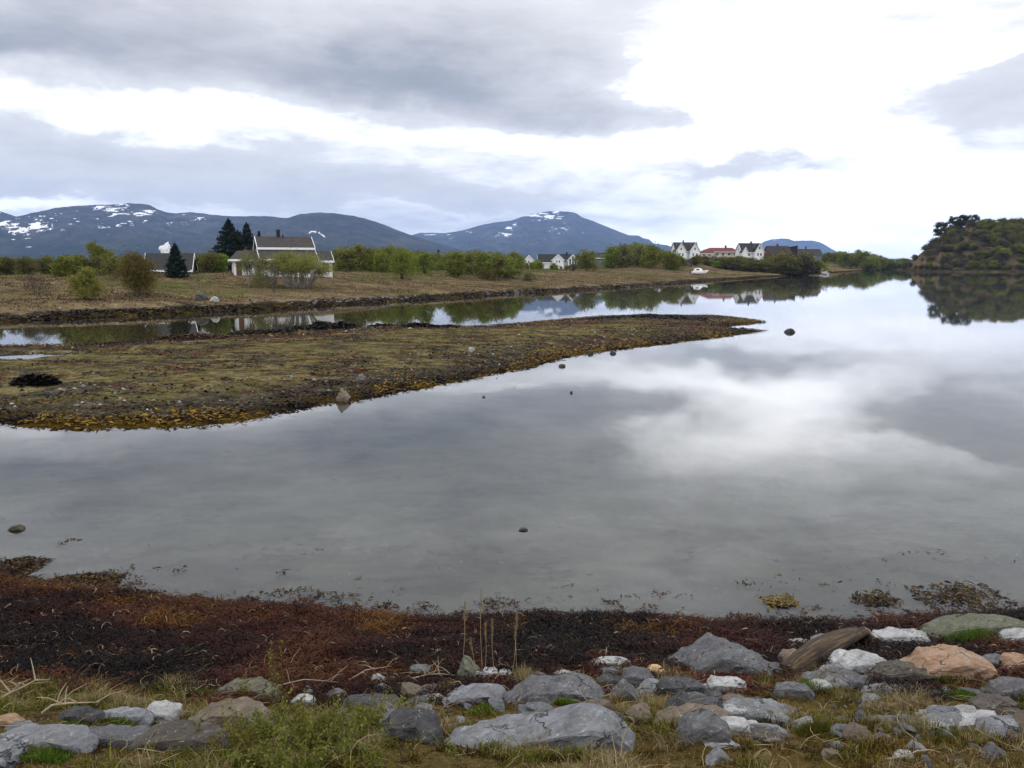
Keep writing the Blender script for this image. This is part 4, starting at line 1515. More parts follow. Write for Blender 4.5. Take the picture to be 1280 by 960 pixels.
rt, zb = rise_house('long_low_house', 899, 432, R(-3), 'long low cream house with a red hipped roof')
wall, roof, trim = MB(), MB(), MB()
wall.box(-9.6, 9.6, -3.2, 4.0, -0.6, zb + 3.0)
wall.box(-10.6, -4.2, -5.2, -3.203, -0.6, zb + 2.2)
hp = [(-11.0, -4.2, zb + 2.85), (10.4, -4.2, zb + 2.85), (10.4, 4.8, zb + 2.85), (-11.0, 4.8, zb + 2.85), (-5.2, 0.3, zb + 5.1), (6.4, 0.3, zb + 5.1)]
roof.hull(hp, [(0, 1, 5, 4), (1, 2, 5), (2, 3, 4, 5), (3, 0, 4), (0, 3, 2, 1)])
roof.hull([(-11.0, -5.7, zb + 2.05), (-3.9, -5.7, zb + 2.05), (-3.9, -4.21, zb + 2.75), (-11.0, -4.21, zb + 2.75), (-11.0, -4.21, zb + 2.05), (-3.9, -4.21, zb + 2.05)],
          [(0, 1, 2, 3), (0, 3, 4), (1, 5, 2), (0, 4, 5, 1), (2, 5, 4, 3)])
trim.box(-11.0, -3.9, -5.78, -5.703, zb + 1.9, zb + 2.15)
trim.box(-3.8, 10.4, -4.28, -4.203, zb + 2.7, zb + 2.95)
wall.build('wall', M['cream_wood'], rt)
rf = roof.build('roof', M['roof_red'], rt)
trim.build('fascia', M['trim'], rt)
MB().box(2.8, 3.6, 0.0, 0.7, zb + 4.6, zb + 6.3).build('chimney', M['black_metal'], rf)
for x in (-1.8, 1.2, 4.4, 7.6):
    window(rt, x, zb + 0.9, 1.5, 1.4, -3.203)
for x in (-9.0, -6.2):
    window(rt, x, zb + 0.6, 1.4, 1.1, -5.203)

rt, zb = rise_house('black_roofed_house', 939, 420, R(14), 'tall white house with a black roof and a front gable, right of the red roof')
wall, roof, trim = MB(), MB(), MB()
gable(wall, roof, trim, 'x', 2.6, -5.9, 6.2, 3.6, zb + 3.0, zb + 7.2, 0.5, 0.4)
gable(wall, roof, trim, 'y', 2.6, -3.2, 0.0, 2.6, zb + 3.0, zb + 7.0, 0.4, 0.4)
gable(wall, roof, trim, 'y', -5.2, -2.6, 0.0, 1.6, zb + 2.6, zb + 5.2, 0.4, 0.3)
wall.build('wall', M['white_wood'], rt)
rf = roof.build('roof', M['roof_black'], rt)
trim.build('bargeboard', M['trim'], rt)
MB().box(0.6, 1.3, 2.3, 2.9, zb + 6.6, zb + 8.3).build('chimney', M['black_metal'], rf)
for x, z, h_ in ((2.6, 4.0, 1.5), (1.8, 0.7, 1.6), (3.5, 0.7, 1.6)):
    window(rt, x, zb + z, 1.1, h_, -3.203)
window(rt, -2.0, zb + 0.7, 1.3, 1.4, -1.003)
window(rt, 2.6, zb + 3.4, 1.0, 1.4, -5.903, 'left', axis='x')
window(rt, 1.6, zb + 0.7, 1.0, 1.4, -5.903, 'left', axis='x')

rt, zb = rise_house('brown_house', 972, 424, R(12), 'brown timber house with grey roof and chimney next to the black-roofed house')
wall, roof, trim = MB(), MB(), MB()
gable(wall, roof, trim, 'x', 1.5, -5.6, 6.4, 3.6, zb + 2.2, zb + 5.8, 0.5, 0.4)
gable(wall, roof, trim, 'y', 0.6, -3.4, 0.0, 2.6, zb + 1.8, zb + 4.9, 0.4, 0.3)
wall.build('wall', M['red_brown_wood'], rt)
rf = roof.build('roof', M['roof_grey'], rt)
trim.build('bargeboard', M['brown_wood'], rt)
MB().box(0.0, 0.7, 1.2, 1.8, zb + 5.2, zb + 7.0).build('chimney', M['black_metal'], rf)
for x in (-0.3, 1.5):
    window(rt, x, zb + 0.3, 1.0, 1.3, -3.403)
window(rt, -3.8, zb + 0.3, 1.3, 1.2, -2.103)
rt, zb = rise_house('dark_barn', 989, 442, R(-10), 'near-black barn just right of the brown timber house')
wall, roof = MB(), MB()
wall.prism([(-2.6, -0.6), (-2.6, zb + 5.3), (2.6, zb + 6.2), (2.6, -0.6)], -2.6, 2.6, 'y')
roof.prism([(-3.0, zb + 5.26), (3.0, zb + 6.30), (3.0, zb + 6.45), (-3.0, zb + 5.41)], -3.0, 3.0, 'y')
wall.build('wall', M['black_metal'], rt)
roof.build('roof', M['roof_black'], rt)
window(rt, 0.4, zb + 1.2, 1.2, 1.2, -2.603, frame=M['brown_wood'])
rt, zb = rise_house('grey_roofed_house', 1008, 460, R(9), 'low house with a broad grey roof, last in the row before the low hill')
wall, roof, trim = MB(), MB(), MB()
gable(wall, roof, trim, 'x', 0, -7.0, 7.4, 3.6, zb + 1.6, zb + 4.6, 0.5, 0.4)
wall.build('wall', M['grey_wood'], rt)
rf = roof.build('roof', M['roof_grey'], rt)
trim.build('bargeboard', M['grey_wood'], rt)
MB().box(-1.0, -0.4, -0.2, 0.4, zb + 4.8, zb + 6.2).build('chimney', M['black_metal'], rf)
window(rt, -2.0, zb + 0.5, 1.4, 1.2, -3.603)
window(rt, 3.0, zb + 0.5, 1.4, 1.2, -3.603)

# ---- motor boat on the beach, jetty and boat shed
M['gelcoat'] = mat_plain('white_boat_gelcoat', (0.78, 0.79, 0.80), 0.35, 0.04, 1.0, 0.5)
M['jetty_wood'] = mat_plain('weathered_jetty_planks', (0.12, 0.115, 0.11), 0.9, 0.3, 3.0)


def lofted(sections, name, mat, parent):
    """skin through closed rings of equal point count"""
    V = [p for s in sections for p in s]
    k = len(sections[0])
    F = []
    for i in range(len(sections) - 1):
        for j in range(k):
            F.append((i * k + j, i * k + (j + 1) % k, (i + 1) * k + (j + 1) % k, (i + 1) * k + j))
    F.append(tuple(range(k))[::-1])
    F.append(tuple((len(sections) - 1) * k + j for j in range(k)))
    m_ = MB()
    m_.v, m_.f = V, F
    return m_.build(name, mat, parent)


g = ground_hit(873, 343.5)
boat = empty('motor_boat', (g[0], g[1], g[2] + 0.05), R(8))
tag(boat, 'white cabin motor boat drawn up on the shore below the houses', 'boat')
secs = []
for x, hw_, zk, zs in ((-2.7, 0.95, 0.12, 1.05), (-1.2, 1.1, 0.05, 1.05), (0.6, 1.1, 0.05, 1.12), (2.0, 0.78, 0.22, 1.25), (3.0, 0.30, 0.60, 1.40), (3.45, 0.03, 1.20, 1.46)):
    secs.append([(x, -hw_, zs), (x, -hw_ * 0.86, zk + 0.42), (x, 0, zk), (x, hw_ * 0.86, zk + 0.42), (x, hw_, zs), (x, 0, zs + 0.06)])
lofted(secs, 'hull', M['gelcoat'], boat)
cab = lofted([[(-1.6, -0.8, 1.1), (-1.6, 0.8, 1.1), (-1.35, 0.66, 2.15), (-1.35, -0.66, 2.15)], [(0.3, -0.82, 1.15), (0.3, 0.82, 1.15), (0.05, 0.68, 2.3), (0.05, -0.68, 2.3)],
              [(1.6, -0.62, 1.2), (1.6, 0.62, 1.2), (0.75, 0.55, 2.12), (0.75, -0.55, 2.12)]], 'cabin', M['gelcoat'], boat)
MB().box(-1.1, -0.1, -0.815, -0.79, 1.5, 1.95).build('pane', M['glass'], cab)
MB().box(-2.95, -2.703, -0.2, 0.2, 0.35, 1.4).build('outboard_motor', M['black_metal'], boat)

g = ground_hit(891, 344.0)
jt = empty('jetty', (g[0], g[1], 0.0), R(4))
tag(jt, 'short grey jetty on posts right of the white motor boat', 'jetty')
dk = MB()
for i in range(14):
    dk.box(-2.8 + i * 0.41, -2.8 + i * 0.41 + 0.37, -1.0, 1.0, 0.95, 1.02)
dk.box(-2.8, 2.9, -0.9, -0.78, 0.8, 0.948).box(-2.8, 2.9, 0.78, 0.9, 0.8, 0.948)
dk.build('deck', M['jetty_wood'], jt)
for x in (-2.6, 0.0, 2.6):
    for yy in (-0.84, 0.84):
        tb = Tubes()
        tb.add([(x, yy, -1.0), (x, yy, 1.55)], [0.09, 0.08], 8)
        link('post', tb.mesh('post', M['jetty_wood']), jt)
rt = house_root('boat_shed', 858, 341, 333, R(10), 'small dark boat shed left of the white motor boat', cat='shed')
wall, roof = MB(), MB()
gable(wall, roof, MB(), 'y', 0, -1.8, 2.2, 1.5, 1.4, 2.4, 0.25, 0.2)
wall.build('wall', M['roof_black'], rt)
roof.build('roof', M['grey_wood'], rt)
MB().box(-0.9, 0.9, -1.86, -1.803, -0.2, 1.4).build('door', M['brown_wood'], rt)

# ---- steam plume beyond the trees
def build_plume():
    m, n = material('steam')
    d = n.node('ShaderNodeBsdfDiffuse')
    d.inputs[0].default_value = (0.95, 0.95, 0.95, 1)
    t = n.node('ShaderNodeBsdfTranslucent')
    t.inputs[0].default_value = (0.95, 0.95, 0.95, 1)
    mx = n.node('ShaderNodeMixShader')
    mx.inputs[0].default_value = 0.45
    n.put(mx.inputs[1], d.outputs[0])
    n.put(mx.inputs[2], t.outputs[0])
    n.out(mx.outputs[0])
    bm = bmesh.new()
    bmesh.ops.create_icosphere(bm, subdivisions=5, radius=1.0)
    for v in bm.verts:
        q = mnoise.fractal(v.co * 1.9 + Vector((4, 1, 2)), 1.0, 2.0, 4)
        q2 = mnoise.noise(v.co * 1.1)
        d = 1 + 0.42 * q + 0.25 * q2
        v.co = Vector((v.co.x * 8.5 * d + 3.5 * (v.co.z), v.co.y * 7.0 * d, v.co.z * 12.5 * d))
    me = bpy.data.meshes.new('steam_plume')
    bm.to_mesh(me)
    bm.free()
    me.materials.append(m)
    for p in me.polygons:
        p.use_smooth = True
    c = at_y(206.5, 312.5, 1500)
    tag(link('steam_plume', me, loc=tuple(c)), 'small white steam plume rising beyond the trees left of the spruces', 'steam')


build_plume()


# ================================================================ rocks
def mat_rock(name, dark, mid, light, vein=(0.6, 0.6, 0.6), vein_amt=0.5, patch=None, patch_amt=0.55, sc=1.0, tilt=0.5):
    m, n = material(name)
    info = n.node('ShaderNodeObjectInfo')
    off = n.vm('SCALE', (17.0, 31.0, 23.0), scale=info.outputs['Random'])
    p = n.vm('ADD', n.vm('SCALE', n.objco(), scale=sc), off)
    a = n.noise(p, 3.2, 7, 0.65)
    b = n.noise(p, 26.0, 5, 0.7)
    rot = n.node('ShaderNodeVectorRotate', rotation_type='EULER_XYZ')
    n.put(rot.inputs['Vector'], p)
    rot.inputs['Rotation'].default_value = (0.5, tilt, 0.0)
    st = n.noise(n.scalev(rot.outputs[0], (1.5, 1.5, 6.0)), 3.2, 7, 0.68, 0.8)
    f = n.m('MULTIPLY_ADD', st, 0.4, n.m('MULTIPLY_ADD', b, 0.25, n.m('MULTIPLY', a, 0.35)))
    col = n.ramp(f, [(0.33, dark), (0.5, mid), (0.68, light)])
    col = n.mix(n.m('MULTIPLY', n.smooth(st, 0.60, 0.68), vein_amt), col, vein)
    if patch:
        col = n.mix(n.m('MULTIPLY', n.smooth(n.noise(p, 4.5, 6, 0.7), 0.52, 0.62), patch_amt), col, patch)
    crack = n.voronoi(n.vm('ADD', p, n.vm('SCALE', n.noise(p, 5.0, 4, color=True), scale=0.25)), 3.6, 'DISTANCE_TO_EDGE')
    ck = n.m('MULTIPLY', n.m('SUBTRACT', 1.0, n.smooth(crack, 0.0, 0.03)), n.smooth(a, 0.48, 0.6))
    col = n.mix(n.m('MULTIPLY', ck, 0.75), col, (0.02, 0.018, 0.016))
    spot = n.m('MULTIPLY', n.smooth(n.noise(p, 38.0, 3, 0.7), 0.60, 0.68), n.smooth(n.noise(p, 6.0, 3), 0.45, 0.6))
    col = n.mix(n.m('MULTIPLY', spot, 0.55), col, (0.55, 0.55, 0.52))
    h = n.m('MULTIPLY_ADD', ck, -0.8, n.m('MULTIPLY_ADD', st, 0.8, n.m('MULTIPLY_ADD', b, 0.4, a)))
    n.out(n.principled(col, 0.85, 0.15, n.bump(h, 1.0, 0.045)))
    return m


M['slab_rock'] = mat_rock('blue_grey_gneiss', (0.075, 0.078, 0.083), (0.20, 0.206, 0.217), (0.33, 0.337, 0.348), (0.55, 0.56, 0.57), 0.5, (0.12, 0.11, 0.095), 0.45)
M['grey_rock'] = mat_rock('grey_gneiss', (0.045, 0.045, 0.047), (0.13, 0.13, 0.135), (0.22, 0.22, 0.225), (0.36, 0.36, 0.36), 0.35, (0.10, 0.085, 0.07), 0.4)
M['dark_rock'] = mat_rock('dark_grey_rock', (0.025, 0.025, 0.027), (0.07, 0.07, 0.073), (0.125, 0.125, 0.13), (0.24, 0.24, 0.24), 0.25, (0.075, 0.06, 0.05), 0.5)
M['brown_rock'] = mat_rock('brown_grey_rock', (0.035, 0.03, 0.026), (0.095, 0.082, 0.07), (0.17, 0.15, 0.13), (0.25, 0.24, 0.22), 0.25, (0.09, 0.085, 0.045), 0.4)
M['tan_rock'] = mat_rock('tan_rock', (0.09, 0.068, 0.05), (0.19, 0.15, 0.115), (0.30, 0.25, 0.195), (0.36, 0.32, 0.26), 0.3, (0.13, 0.125, 0.07), 0.35)
M['white_rock'] = mat_rock('white_quartz', (0.16, 0.16, 0.16), (0.40, 0.40, 0.395), (0.60, 0.60, 0.59), (0.66, 0.66, 0.65), 0.4, (0.17, 0.16, 0.14), 0.5)
M['orange_rock'] = mat_rock('orange_tan_rock', (0.17, 0.09, 0.05), (0.33, 0.21, 0.135), (0.44, 0.37, 0.29), (0.30, 0.13, 0.06), 0.5, (0.36, 0.34, 0.30), 0.5, tilt=0.25)
M['moss_rock'] = mat_rock('mossy_rock', (0.05, 0.045, 0.032), (0.13, 0.12, 0.085), (0.23, 0.22, 0.17), (0.4, 0.4, 0.37), 0.35, (0.09, 0.095, 0.035), 0.6)
M['algae_rock'] = mat_rock('green_algae_rock', (0.05, 0.052, 0.036), (0.13, 0.135, 0.095), (0.21, 0.215, 0.165), (0.22, 0.23, 0.17), 0.3, (0.08, 0.085, 0.05), 0.5)
M['yellow_stone'] = mat_rock('yellow_white_stone', (0.40, 0.20, 0.06), (0.55, 0.38, 0.20), (0.72, 0.64, 0.50), (0.75, 0.7, 0.6), 0.4, (0.42, 0.19, 0.05), 0.5)
M['shore_rock'] = mat_rock('shore_stone', (0.07, 0.065, 0.06), (0.17, 0.16, 0.15), (0.33, 0.32, 0.30), (0.4, 0.4, 0.4), 0.3, (0.05, 0.04, 0.02), 0.4, sc=0.6)


def rock_mesh(name, seed, sx, sy, sz, mat, outline=None, rough=1.0, round_=False, detail=3, steps=0):
    """a broken stone: jittered hull, edges worn by bevels, faces roughened"""
    rng = random.Random(seed)
    pts = []
    if outline:
        for (u, v) in outline:
            for yy, s in ((-0.36, 0.93), (0.05, 1.0), (0.46, 0.80)):
                pts.append((u * s * sx * rng.uniform(0.95, 1.03), (yy + rng.uniform(-0.06, 0.06)) * sy, (v * s + (0.03 if yy > 0 else -0.03)) * sz))
    else:
        for i in range(26 if round_ else 15):
            a, b = rng.uniform(0, 6.283), math.asin(rng.uniform(-1, 1))
            q = Vector((math.cos(a) * math.cos(b), math.sin(a) * math.cos(b), math.sin(b)))
            if not round_:
                mx = max(abs(q.x), abs(q.y), abs(q.z))
                q = q / (mx ** 0.62)
                q *= rng.uniform(0.82, 1.05)
            pts.append((q.x * 0.5 * sx, q.y * 0.5 * sy, q.z * 0.5 * sz))
    bm = bmesh.new()
    for p in pts:
        bm.verts.new(p)
    r_ = bmesh.ops.convex_hull(bm, input=bm.verts)
    bmesh.ops.delete(bm, geom=list({g_ for g_ in r_['geom_interior'] + r_['geom_unused'] if isinstance(g_, bmesh.types.BMVert)}), context='VERTS')
    if not round_:                                           # chip corners off along random planes
        for _ in range(3 if outline else 9):
            q = Vector((rng.gauss(0, 1) / sx, rng.gauss(0, 1) / sy * 0.9, rng.gauss(0.35, 1) / sz)).normalized()
            far_ = max(v.co.dot(q) for v in bm.verts)
            r2_ = bmesh.ops.bisect_plane(bm, geom=list(bm.verts) + list(bm.edges) + list(bm.faces), plane_co=q * far_ * (rng.uniform(0.90, 0.98) if outline else rng.uniform(0.84, 0.96)), plane_no=q, clear_outer=True)
            ed = [e for e in r2_['geom_cut'] if isinstance(e, bmesh.types.BMEdge)]
            if ed:
                bmesh.ops.contextual_create(bm, geom=ed)
    bmesh.ops.dissolve_limit(bm, angle_limit=0.12, verts=bm.verts, edges=bm.edges)
    mn = min(sx, sy, sz)
    bmesh.ops.bevel(bm, geom=list(bm.edges), offset=mn * (0.16 if round_ else 0.035), segments=2, affect='EDGES', clamp_overlap=True)
    bmesh.ops.triangulate(bm, faces=bm.faces)
    bmesh.ops.remove_doubles(bm, verts=bm.verts, dist=mn * 0.004)
    lim = max(sx, sy, sz) / (5.0 * 2 ** (detail - 2))
    for _ in range(detail + 1):
        es = [e for e in bm.edges if e.calc_length() > lim]
        if not es or len(bm.faces) > 9000:
            break
        bmesh.ops.subdivide_edges(bm, edges=es, cuts=1, use_grid_fill=True)
        bmesh.ops.triangulate(bm, faces=[f for f in bm.faces if len(f.verts) > 3])
    bm.normal_update()
    off = Vector((seed * 1.37 % 50, seed * 2.11 % 50, seed * 0.73 % 50))
    ax = Vector((rng.uniform(-0.3, 0.3), rng.uniform(-0.3, 0.3), 1)).normalized()
    mv = []
    for v in bm.verts:
        q = v.co / mn
        d = 0.10 * mnoise.noise(q * 1.3 + off) + 0.075 * mnoise.noise(q * 3.1 + off) + 0.045 * mnoise.noise(q * 7.5 - off)
        s = q.dot(ax) * 5.0 + 0.8 * mnoise.noise(q * 0.9 + off)
        d += 0.03 * (abs((s % 1.0) - 0.5) * 2) ** 3 * -1.0 if steps else 0
        mv.append(v.co + v.normal * d * mn * rough)
    for v, c in zip(bm.verts, mv):
        v.co = c
    me = bpy.data.meshes.new(name)
    bm.to_mesh(me)
    bm.free()
    for p in me.polygons:
        p.use_smooth = True
    me.set_sharp_from_angle(angle=R(30))
    me.materials.append(mat)
    return me


def put_rock(name, seed, x0, x1, y0, y1, mat, label, outline=None, group=None, deep=1.0, yaw=None, cat='rock', detail=3, rough=1.0, round_=False, steps=1, bury=0.25, grow=1.0):
    cx, hpx, wpx = (x0 + x1) / 2, (y1 - y0) * grow, (x1 - x0) * grow
    y0 = y1 - hpx
    g = ground_hit(cx, y1 - 0.2 * hpx)
    k = depth_of(g) / 1000.0
    W_, Ha = wpx * k, hpx * k
    phi = math.atan2(EYE - g[2], g[1])
    sy = min(1.0 * Ha, 1.3 * W_) * deep + 0.15 * W_ * (1 - math.sin(phi))
    sz = max(0.35 * Ha, (1.15 * Ha - sy * math.sin(phi)) / math.cos(phi)) * (1 + bury)
    c = at_y(cx, y0 + 0.5 * hpx * (1 + bury * 0.9), g[1] + 0.22 * sy)
    me = rock_mesh(name, seed, W_ * 1.03, sy, sz, M[mat], outline, rough, round_, detail, steps)
    o = link(name, me, loc=tuple(c))
    o.rotation_euler = (0, 0, rnd.uniform(-0.06, 0.06) if yaw is None else yaw)
    tag(o, label, cat, group)
    return o


WEDGE = [(-0.5, -0.5), (-0.5, -0.36), (-0.22, 0.02), (0.10, 0.30), (0.33, 0.5), (0.40, 0.46), (0.5, -0.05), (0.48, -0.5)]
PEAK = [(-0.5, -0.5), (-0.46, -0.30), (-0.20, 0.12), (-0.04, 0.5), (0.06, 0.44), (0.30, 0.12), (0.5, -0.22), (0.5, -0.5)]
LOWLOAF = [(-0.5, -0.5), (-0.48, -0.08), (-0.25, 0.40), (0.15, 0.5), (0.42, 0.25), (0.5, -0.2), (0.5, -0.5)]
BLOCK = [(-0.5, -0.5), (-0.48, 0.35), (-0.38, 0.5), (0.36, 0.42), (0.5, 0.22), (0.48, -0.5)]
FLAT = [(-0.5, -0.35), (-0.42, 0.25), (-0.1, 0.5), (0.35, 0.42), (0.5, -0.1), (0.46, -0.5), (-0.46, -0.5)]
POINT = [(-0.5, -0.5), (-0.30, 0.0), (-0.06, 0.5), (0.12, 0.40), (0.5, -0.05), (0.46, -0.5)]

ROCKS = [
    # left third
    ('boulder', -20, 112, 908, 946, 'slab_rock', 'broad smooth grey slab in the grass at the far left of the rock row', LOWLOAF),
    ('boulder', 84, 196, 909, 938, 'grey_rock', 'long grey slab with a dark underside, right of the broad smooth slab', FLAT),
    ('boulder', 160, 280, 904, 946, 'brown_rock', 'rounded brownish-grey boulder half sunk in grass, right of a long grey slab', LOWLOAF),
    ('rock', 68, 126, 884, 910, 'dark_rock', 'dark low rock at the edge of the seaweed behind the long grey slab', LOWLOAF),
    ('rock', 118, 190, 885, 906, 'slab_rock', 'flat grey rock with bright grass in front, at the edge of the seaweed', FLAT),
    ('rock', 184, 222, 879, 908, 'white_rock', 'knobbly whitish rock beside the flat grey rock and the grass patch', BLOCK),
    ('boulder', 270, 346, 849, 880, 'moss_rock', 'mossy tan boulder jutting into the dark seaweed', LOWLOAF),
    ('boulder', 240, 336, 876, 914, 'tan_rock', 'broad tan-brown boulder just below the mossy one', LOWLOAF),
    ('rock', 297, 334, 887, 914, 'algae_rock', 'small greenish-white rock leaning on the tan-brown boulder', PEAK),
    ('rock', 0, 46, 903, 922, 'grey_rock', 'small grey rock behind the broad smooth slab', LOWLOAF),
    ('rock', -10, 26, 893, 912, 'orange_rock', 'reddish-tan rock on rust-coloured weed by the dry branches', LOWLOAF),
    ('rock', -14, 18, 929, 972, 'slab_rock', 'pale upright stone at the bottom left corner', BLOCK),
    ('rock', 404, 434, 862, 876, 'grey_rock', 'small grey rock at the weed edge above the leafy plants', LOWLOAF),
    ('rock', 466, 487, 856, 868, 'white_rock', 'small white rock on rust-red weed left of the round grey boulder', LOWLOAF),
    ('rock', 412, 440, 884, 902, 'algae_rock', 'pale greenish rock among the leafy plants', PEAK),
    ('rock', 364, 394, 868, 882, 'white_rock', 'pale rock nearly hidden by the leafy plants', LOWLOAF),
    # middle third
    ('boulder', 540, 794, 878, 946, 'slab_rock', 'largest rock, a long pale blue-grey wedge rising to the right', WEDGE),
    ('boulder', 556, 640, 857, 886, 'slab_rock', 'light grey loaf-shaped rock above the left end of the largest wedge', LOWLOAF),
    ('boulder', 634, 752, 844, 890, 'grey_rock', 'grey arched boulder with a dark hollow above the largest wedge', LOWLOAF),
    ('rock', 716, 752, 856, 882, 'dark_rock', 'dark grey block at the right end of the arched boulder', BLOCK),
    ('rock', 566, 599, 823, 856, 'algae_rock', 'pointed pale-green rock at the foot of the dry stalks', POINT),
    ('rock', 592, 606, 839, 850, 'white_rock', 'first of three small white stones right of the pointed rock', LOWLOAF),
    ('rock', 604, 622, 835, 851, 'white_rock', 'middle one of three small white stones right of the pointed rock', BLOCK),
    ('rock', 620, 640, 837, 850, 'white_rock', 'last of three small white stones right of the pointed rock', LOWLOAF),
    ('boulder', 470, 551, 886, 936, 'dark_rock', 'round dark brown-grey boulder left of the largest wedge', LOWLOAF),
    ('boulder', 428, 504, 868, 894, 'dark_rock', 'flat dark slab behind the round dark boulder', FLAT),
    ('rock', 508, 543, 862, 880, 'brown_rock', 'brown rock between the flat dark slab and the light loaf-shaped rock', LOWLOAF),
    ('rock', 526, 556, 868, 881, 'white_rock', 'low pale rock touching the left end of the loaf-shaped rock', FLAT),
    ('rock', 738, 790, 821, 838, 'white_rock', 'white flat-topped rock standing in rust-red weed', LOWLOAF),
    ('rock', 778, 814, 835, 864, 'grey_rock', 'squarish grey rock left of the round yellow stone', BLOCK),
    ('stone', 807, 830, 829, 848, 'yellow_stone', 'round yellow and white stone on rust-red weed'),
    ('stone', 781, 819, 877, 910, 'tan_rock', 'round tan stone at the right end of the largest wedge'),
    ('rock', 762, 800, 852, 880, 'grey_rock', 'weed-stained grey rock sloping down behind the round tan stone', PEAK),
    ('rock', 690, 717, 838, 848, 'white_rock', 'small white rock peeping over the top of the arched boulder', LOWLOAF),
    ('rock', 842, 860, 820, 832, 'white_rock', 'small white rock touching the left flank of the peaked boulder', LOWLOAF),
    ('rock', 828, 880, 864, 900, 'dark_rock', 'dark grey sloping rock in front of the peaked boulder', PEAK),
    # right third
    ('boulder', 828, 972, 797, 858, 'grey_rock', 'tall peaked grey boulder, highest point of the rock row', PEAK),
    ('rock', 886, 930, 847, 870, 'white_rock', 'bright angular white block in front of the peaked boulder', BLOCK),
    ('rock', 882, 904, 864, 884, 'dark_rock', 'small dark block just below the bright white one', BLOCK),
    ('boulder', 822, 912, 882, 912, 'tan_rock', 'low tan-grey rock behind the grey boulder right of the round tan stone', LOWLOAF),
    ('boulder', 848, 908, 889, 932, 'grey_rock', 'rounded grey boulder at the left end of the layered ledge', LOWLOAF),
    ('boulder', 892, 986, 876, 906, 'slab_rock', 'top layer of the stacked grey ledge', FLAT),
    ('rock', 918, 952, 902, 920, 'white_rock', 'pale slab in the middle of the stacked grey ledge', FLAT),
    ('rock', 930, 984, 906, 926, 'slab_rock', 'lowest pale slab at the right of the stacked grey ledge', FLAT),
    ('rock', 872, 922, 924, 936, 'white_rock', 'thin white stone lying under the stacked grey ledge', FLAT),
    ('rock', 884, 914, 934, 958, 'slab_rock', 'pale grey stone alone in the moss below the stacked ledge', PEAK),
    ('boulder', 1034, 1112, 815, 852, 'white_rock', 'white layered rock right of the driftwood log', LOWLOAF),
    ('boulder', 1084, 1164, 828, 860, 'brown_rock', 'brown-grey block between the white layered rock and the orange rock', LOWLOAF),
    ('boulder', 1130, 1238, 811, 858, 'orange_rock', 'orange-tan layered rock with dark cracks', LOWLOAF),
    ('rock', 1088, 1160, 786, 808, 'white_rock', 'pale flat slab tilted at the edge of the seaweed', FLAT),
    ('boulder', 1156, 1296, 770, 802, 'algae_rock', 'long green-grey boulder at the water edge on the right', LOWLOAF),
    ('rock', 1252, 1296, 786, 812, 'white_rock', 'bright white boulder at the right edge above the green grass', LOWLOAF),
    ('rock', 982, 1014, 799, 810, 'white_rock', 'small pale flat stone left of the driftwood log top', LOWLOAF),
    ('rock', 1012, 1050, 794, 808, 'slab_rock', 'light grey flat stone behind the driftwood log', FLAT),
    ('boulder', 1020, 1092, 840, 868, 'grey_rock', 'low grey rock under the white layered rock', LOWLOAF),
    ('rock', 1078, 1132, 855, 868, 'slab_rock', 'thin flat grey stone in the grass under the brown-grey block', FLAT),
    ('rock', 974, 1004, 812, 834, 'tan_rock', 'tan stone at the lower left end of the driftwood log', LOWLOAF),
    ('boulder', 1150, 1232, 892, 920, 'slab_rock', 'flat blue-grey slab sunk in moss on the right', FLAT),
    ('boulder', 1222, 1296, 896, 920, 'slab_rock', 'flat grey slab running out of the right edge', FLAT),
    ('rock', 1240, 1296, 848, 878, 'grey_rock', 'grey shelf of rock at the right edge below the bright white boulder', FLAT),
    ('rock', 1254, 1296, 818, 846, 'orange_rock', 'orange-stained rock at the right edge', LOWLOAF),
    ('rock', 1226, 1262, 818, 840, 'grey_rock', 'grey rock between the orange-tan rock and the right edge', LOWLOAF),
    ('rock', 1134, 1158, 927, 944, 'slab_rock', 'small blue-grey stone standing in brown moss under the flat slab', POINT),
    ('rock', 1118, 1142, 938, 950, 'white_rock', 'small pale flat stone beside the standing blue-grey stone', FLAT),
    ('rock', 1228, 1262, 930, 956, 'grey_rock', 'grey sloping stone near the bottom right corner', PEAK),
    ('rock', 1144, 1172, 887, 896, 'white_rock', 'thin pale stone just above the flat blue-grey slab', FLAT),
    ('rock', 1082, 1150, 894, 908, 'grey_rock', 'narrow grey rock left of the flat blue-grey slab', FLAT),
    ('rock', 1028, 1050, 936, 948, 'tan_rock', 'small tan stone lying in moss near the bottom edge', LOWLOAF),
    ('rock', 1040, 1068, 906, 918, 'grey_rock', 'small grey stone in moss right of the stacked ledge', LOWLOAF),
    ('rock', 1080, 1104, 868, 884, 'slab_rock', 'pale stone among dry grass under the thin flat stone', LOWLOAF),
]
for i, rk in enumerate(ROCKS):
    nm, x0, x1, y0, y1, mt, lab = rk[:7]
    ol = rk[7] if len(rk) > 7 else None
    big = (x1 - x0) > 60
    put_rock(nm, 300 + i, x0, x1, y0, y1, mt, lab, ol, detail=4 if big else 3, round_=(nm == 'stone'), rough=0.9 if nm != 'stone' else 0.5, grow=1.0 if ol is WEDGE else 1.13,
             cat='stone' if nm == 'stone' else 'rock', deep=0.85 if ol is WEDGE else 1.0)

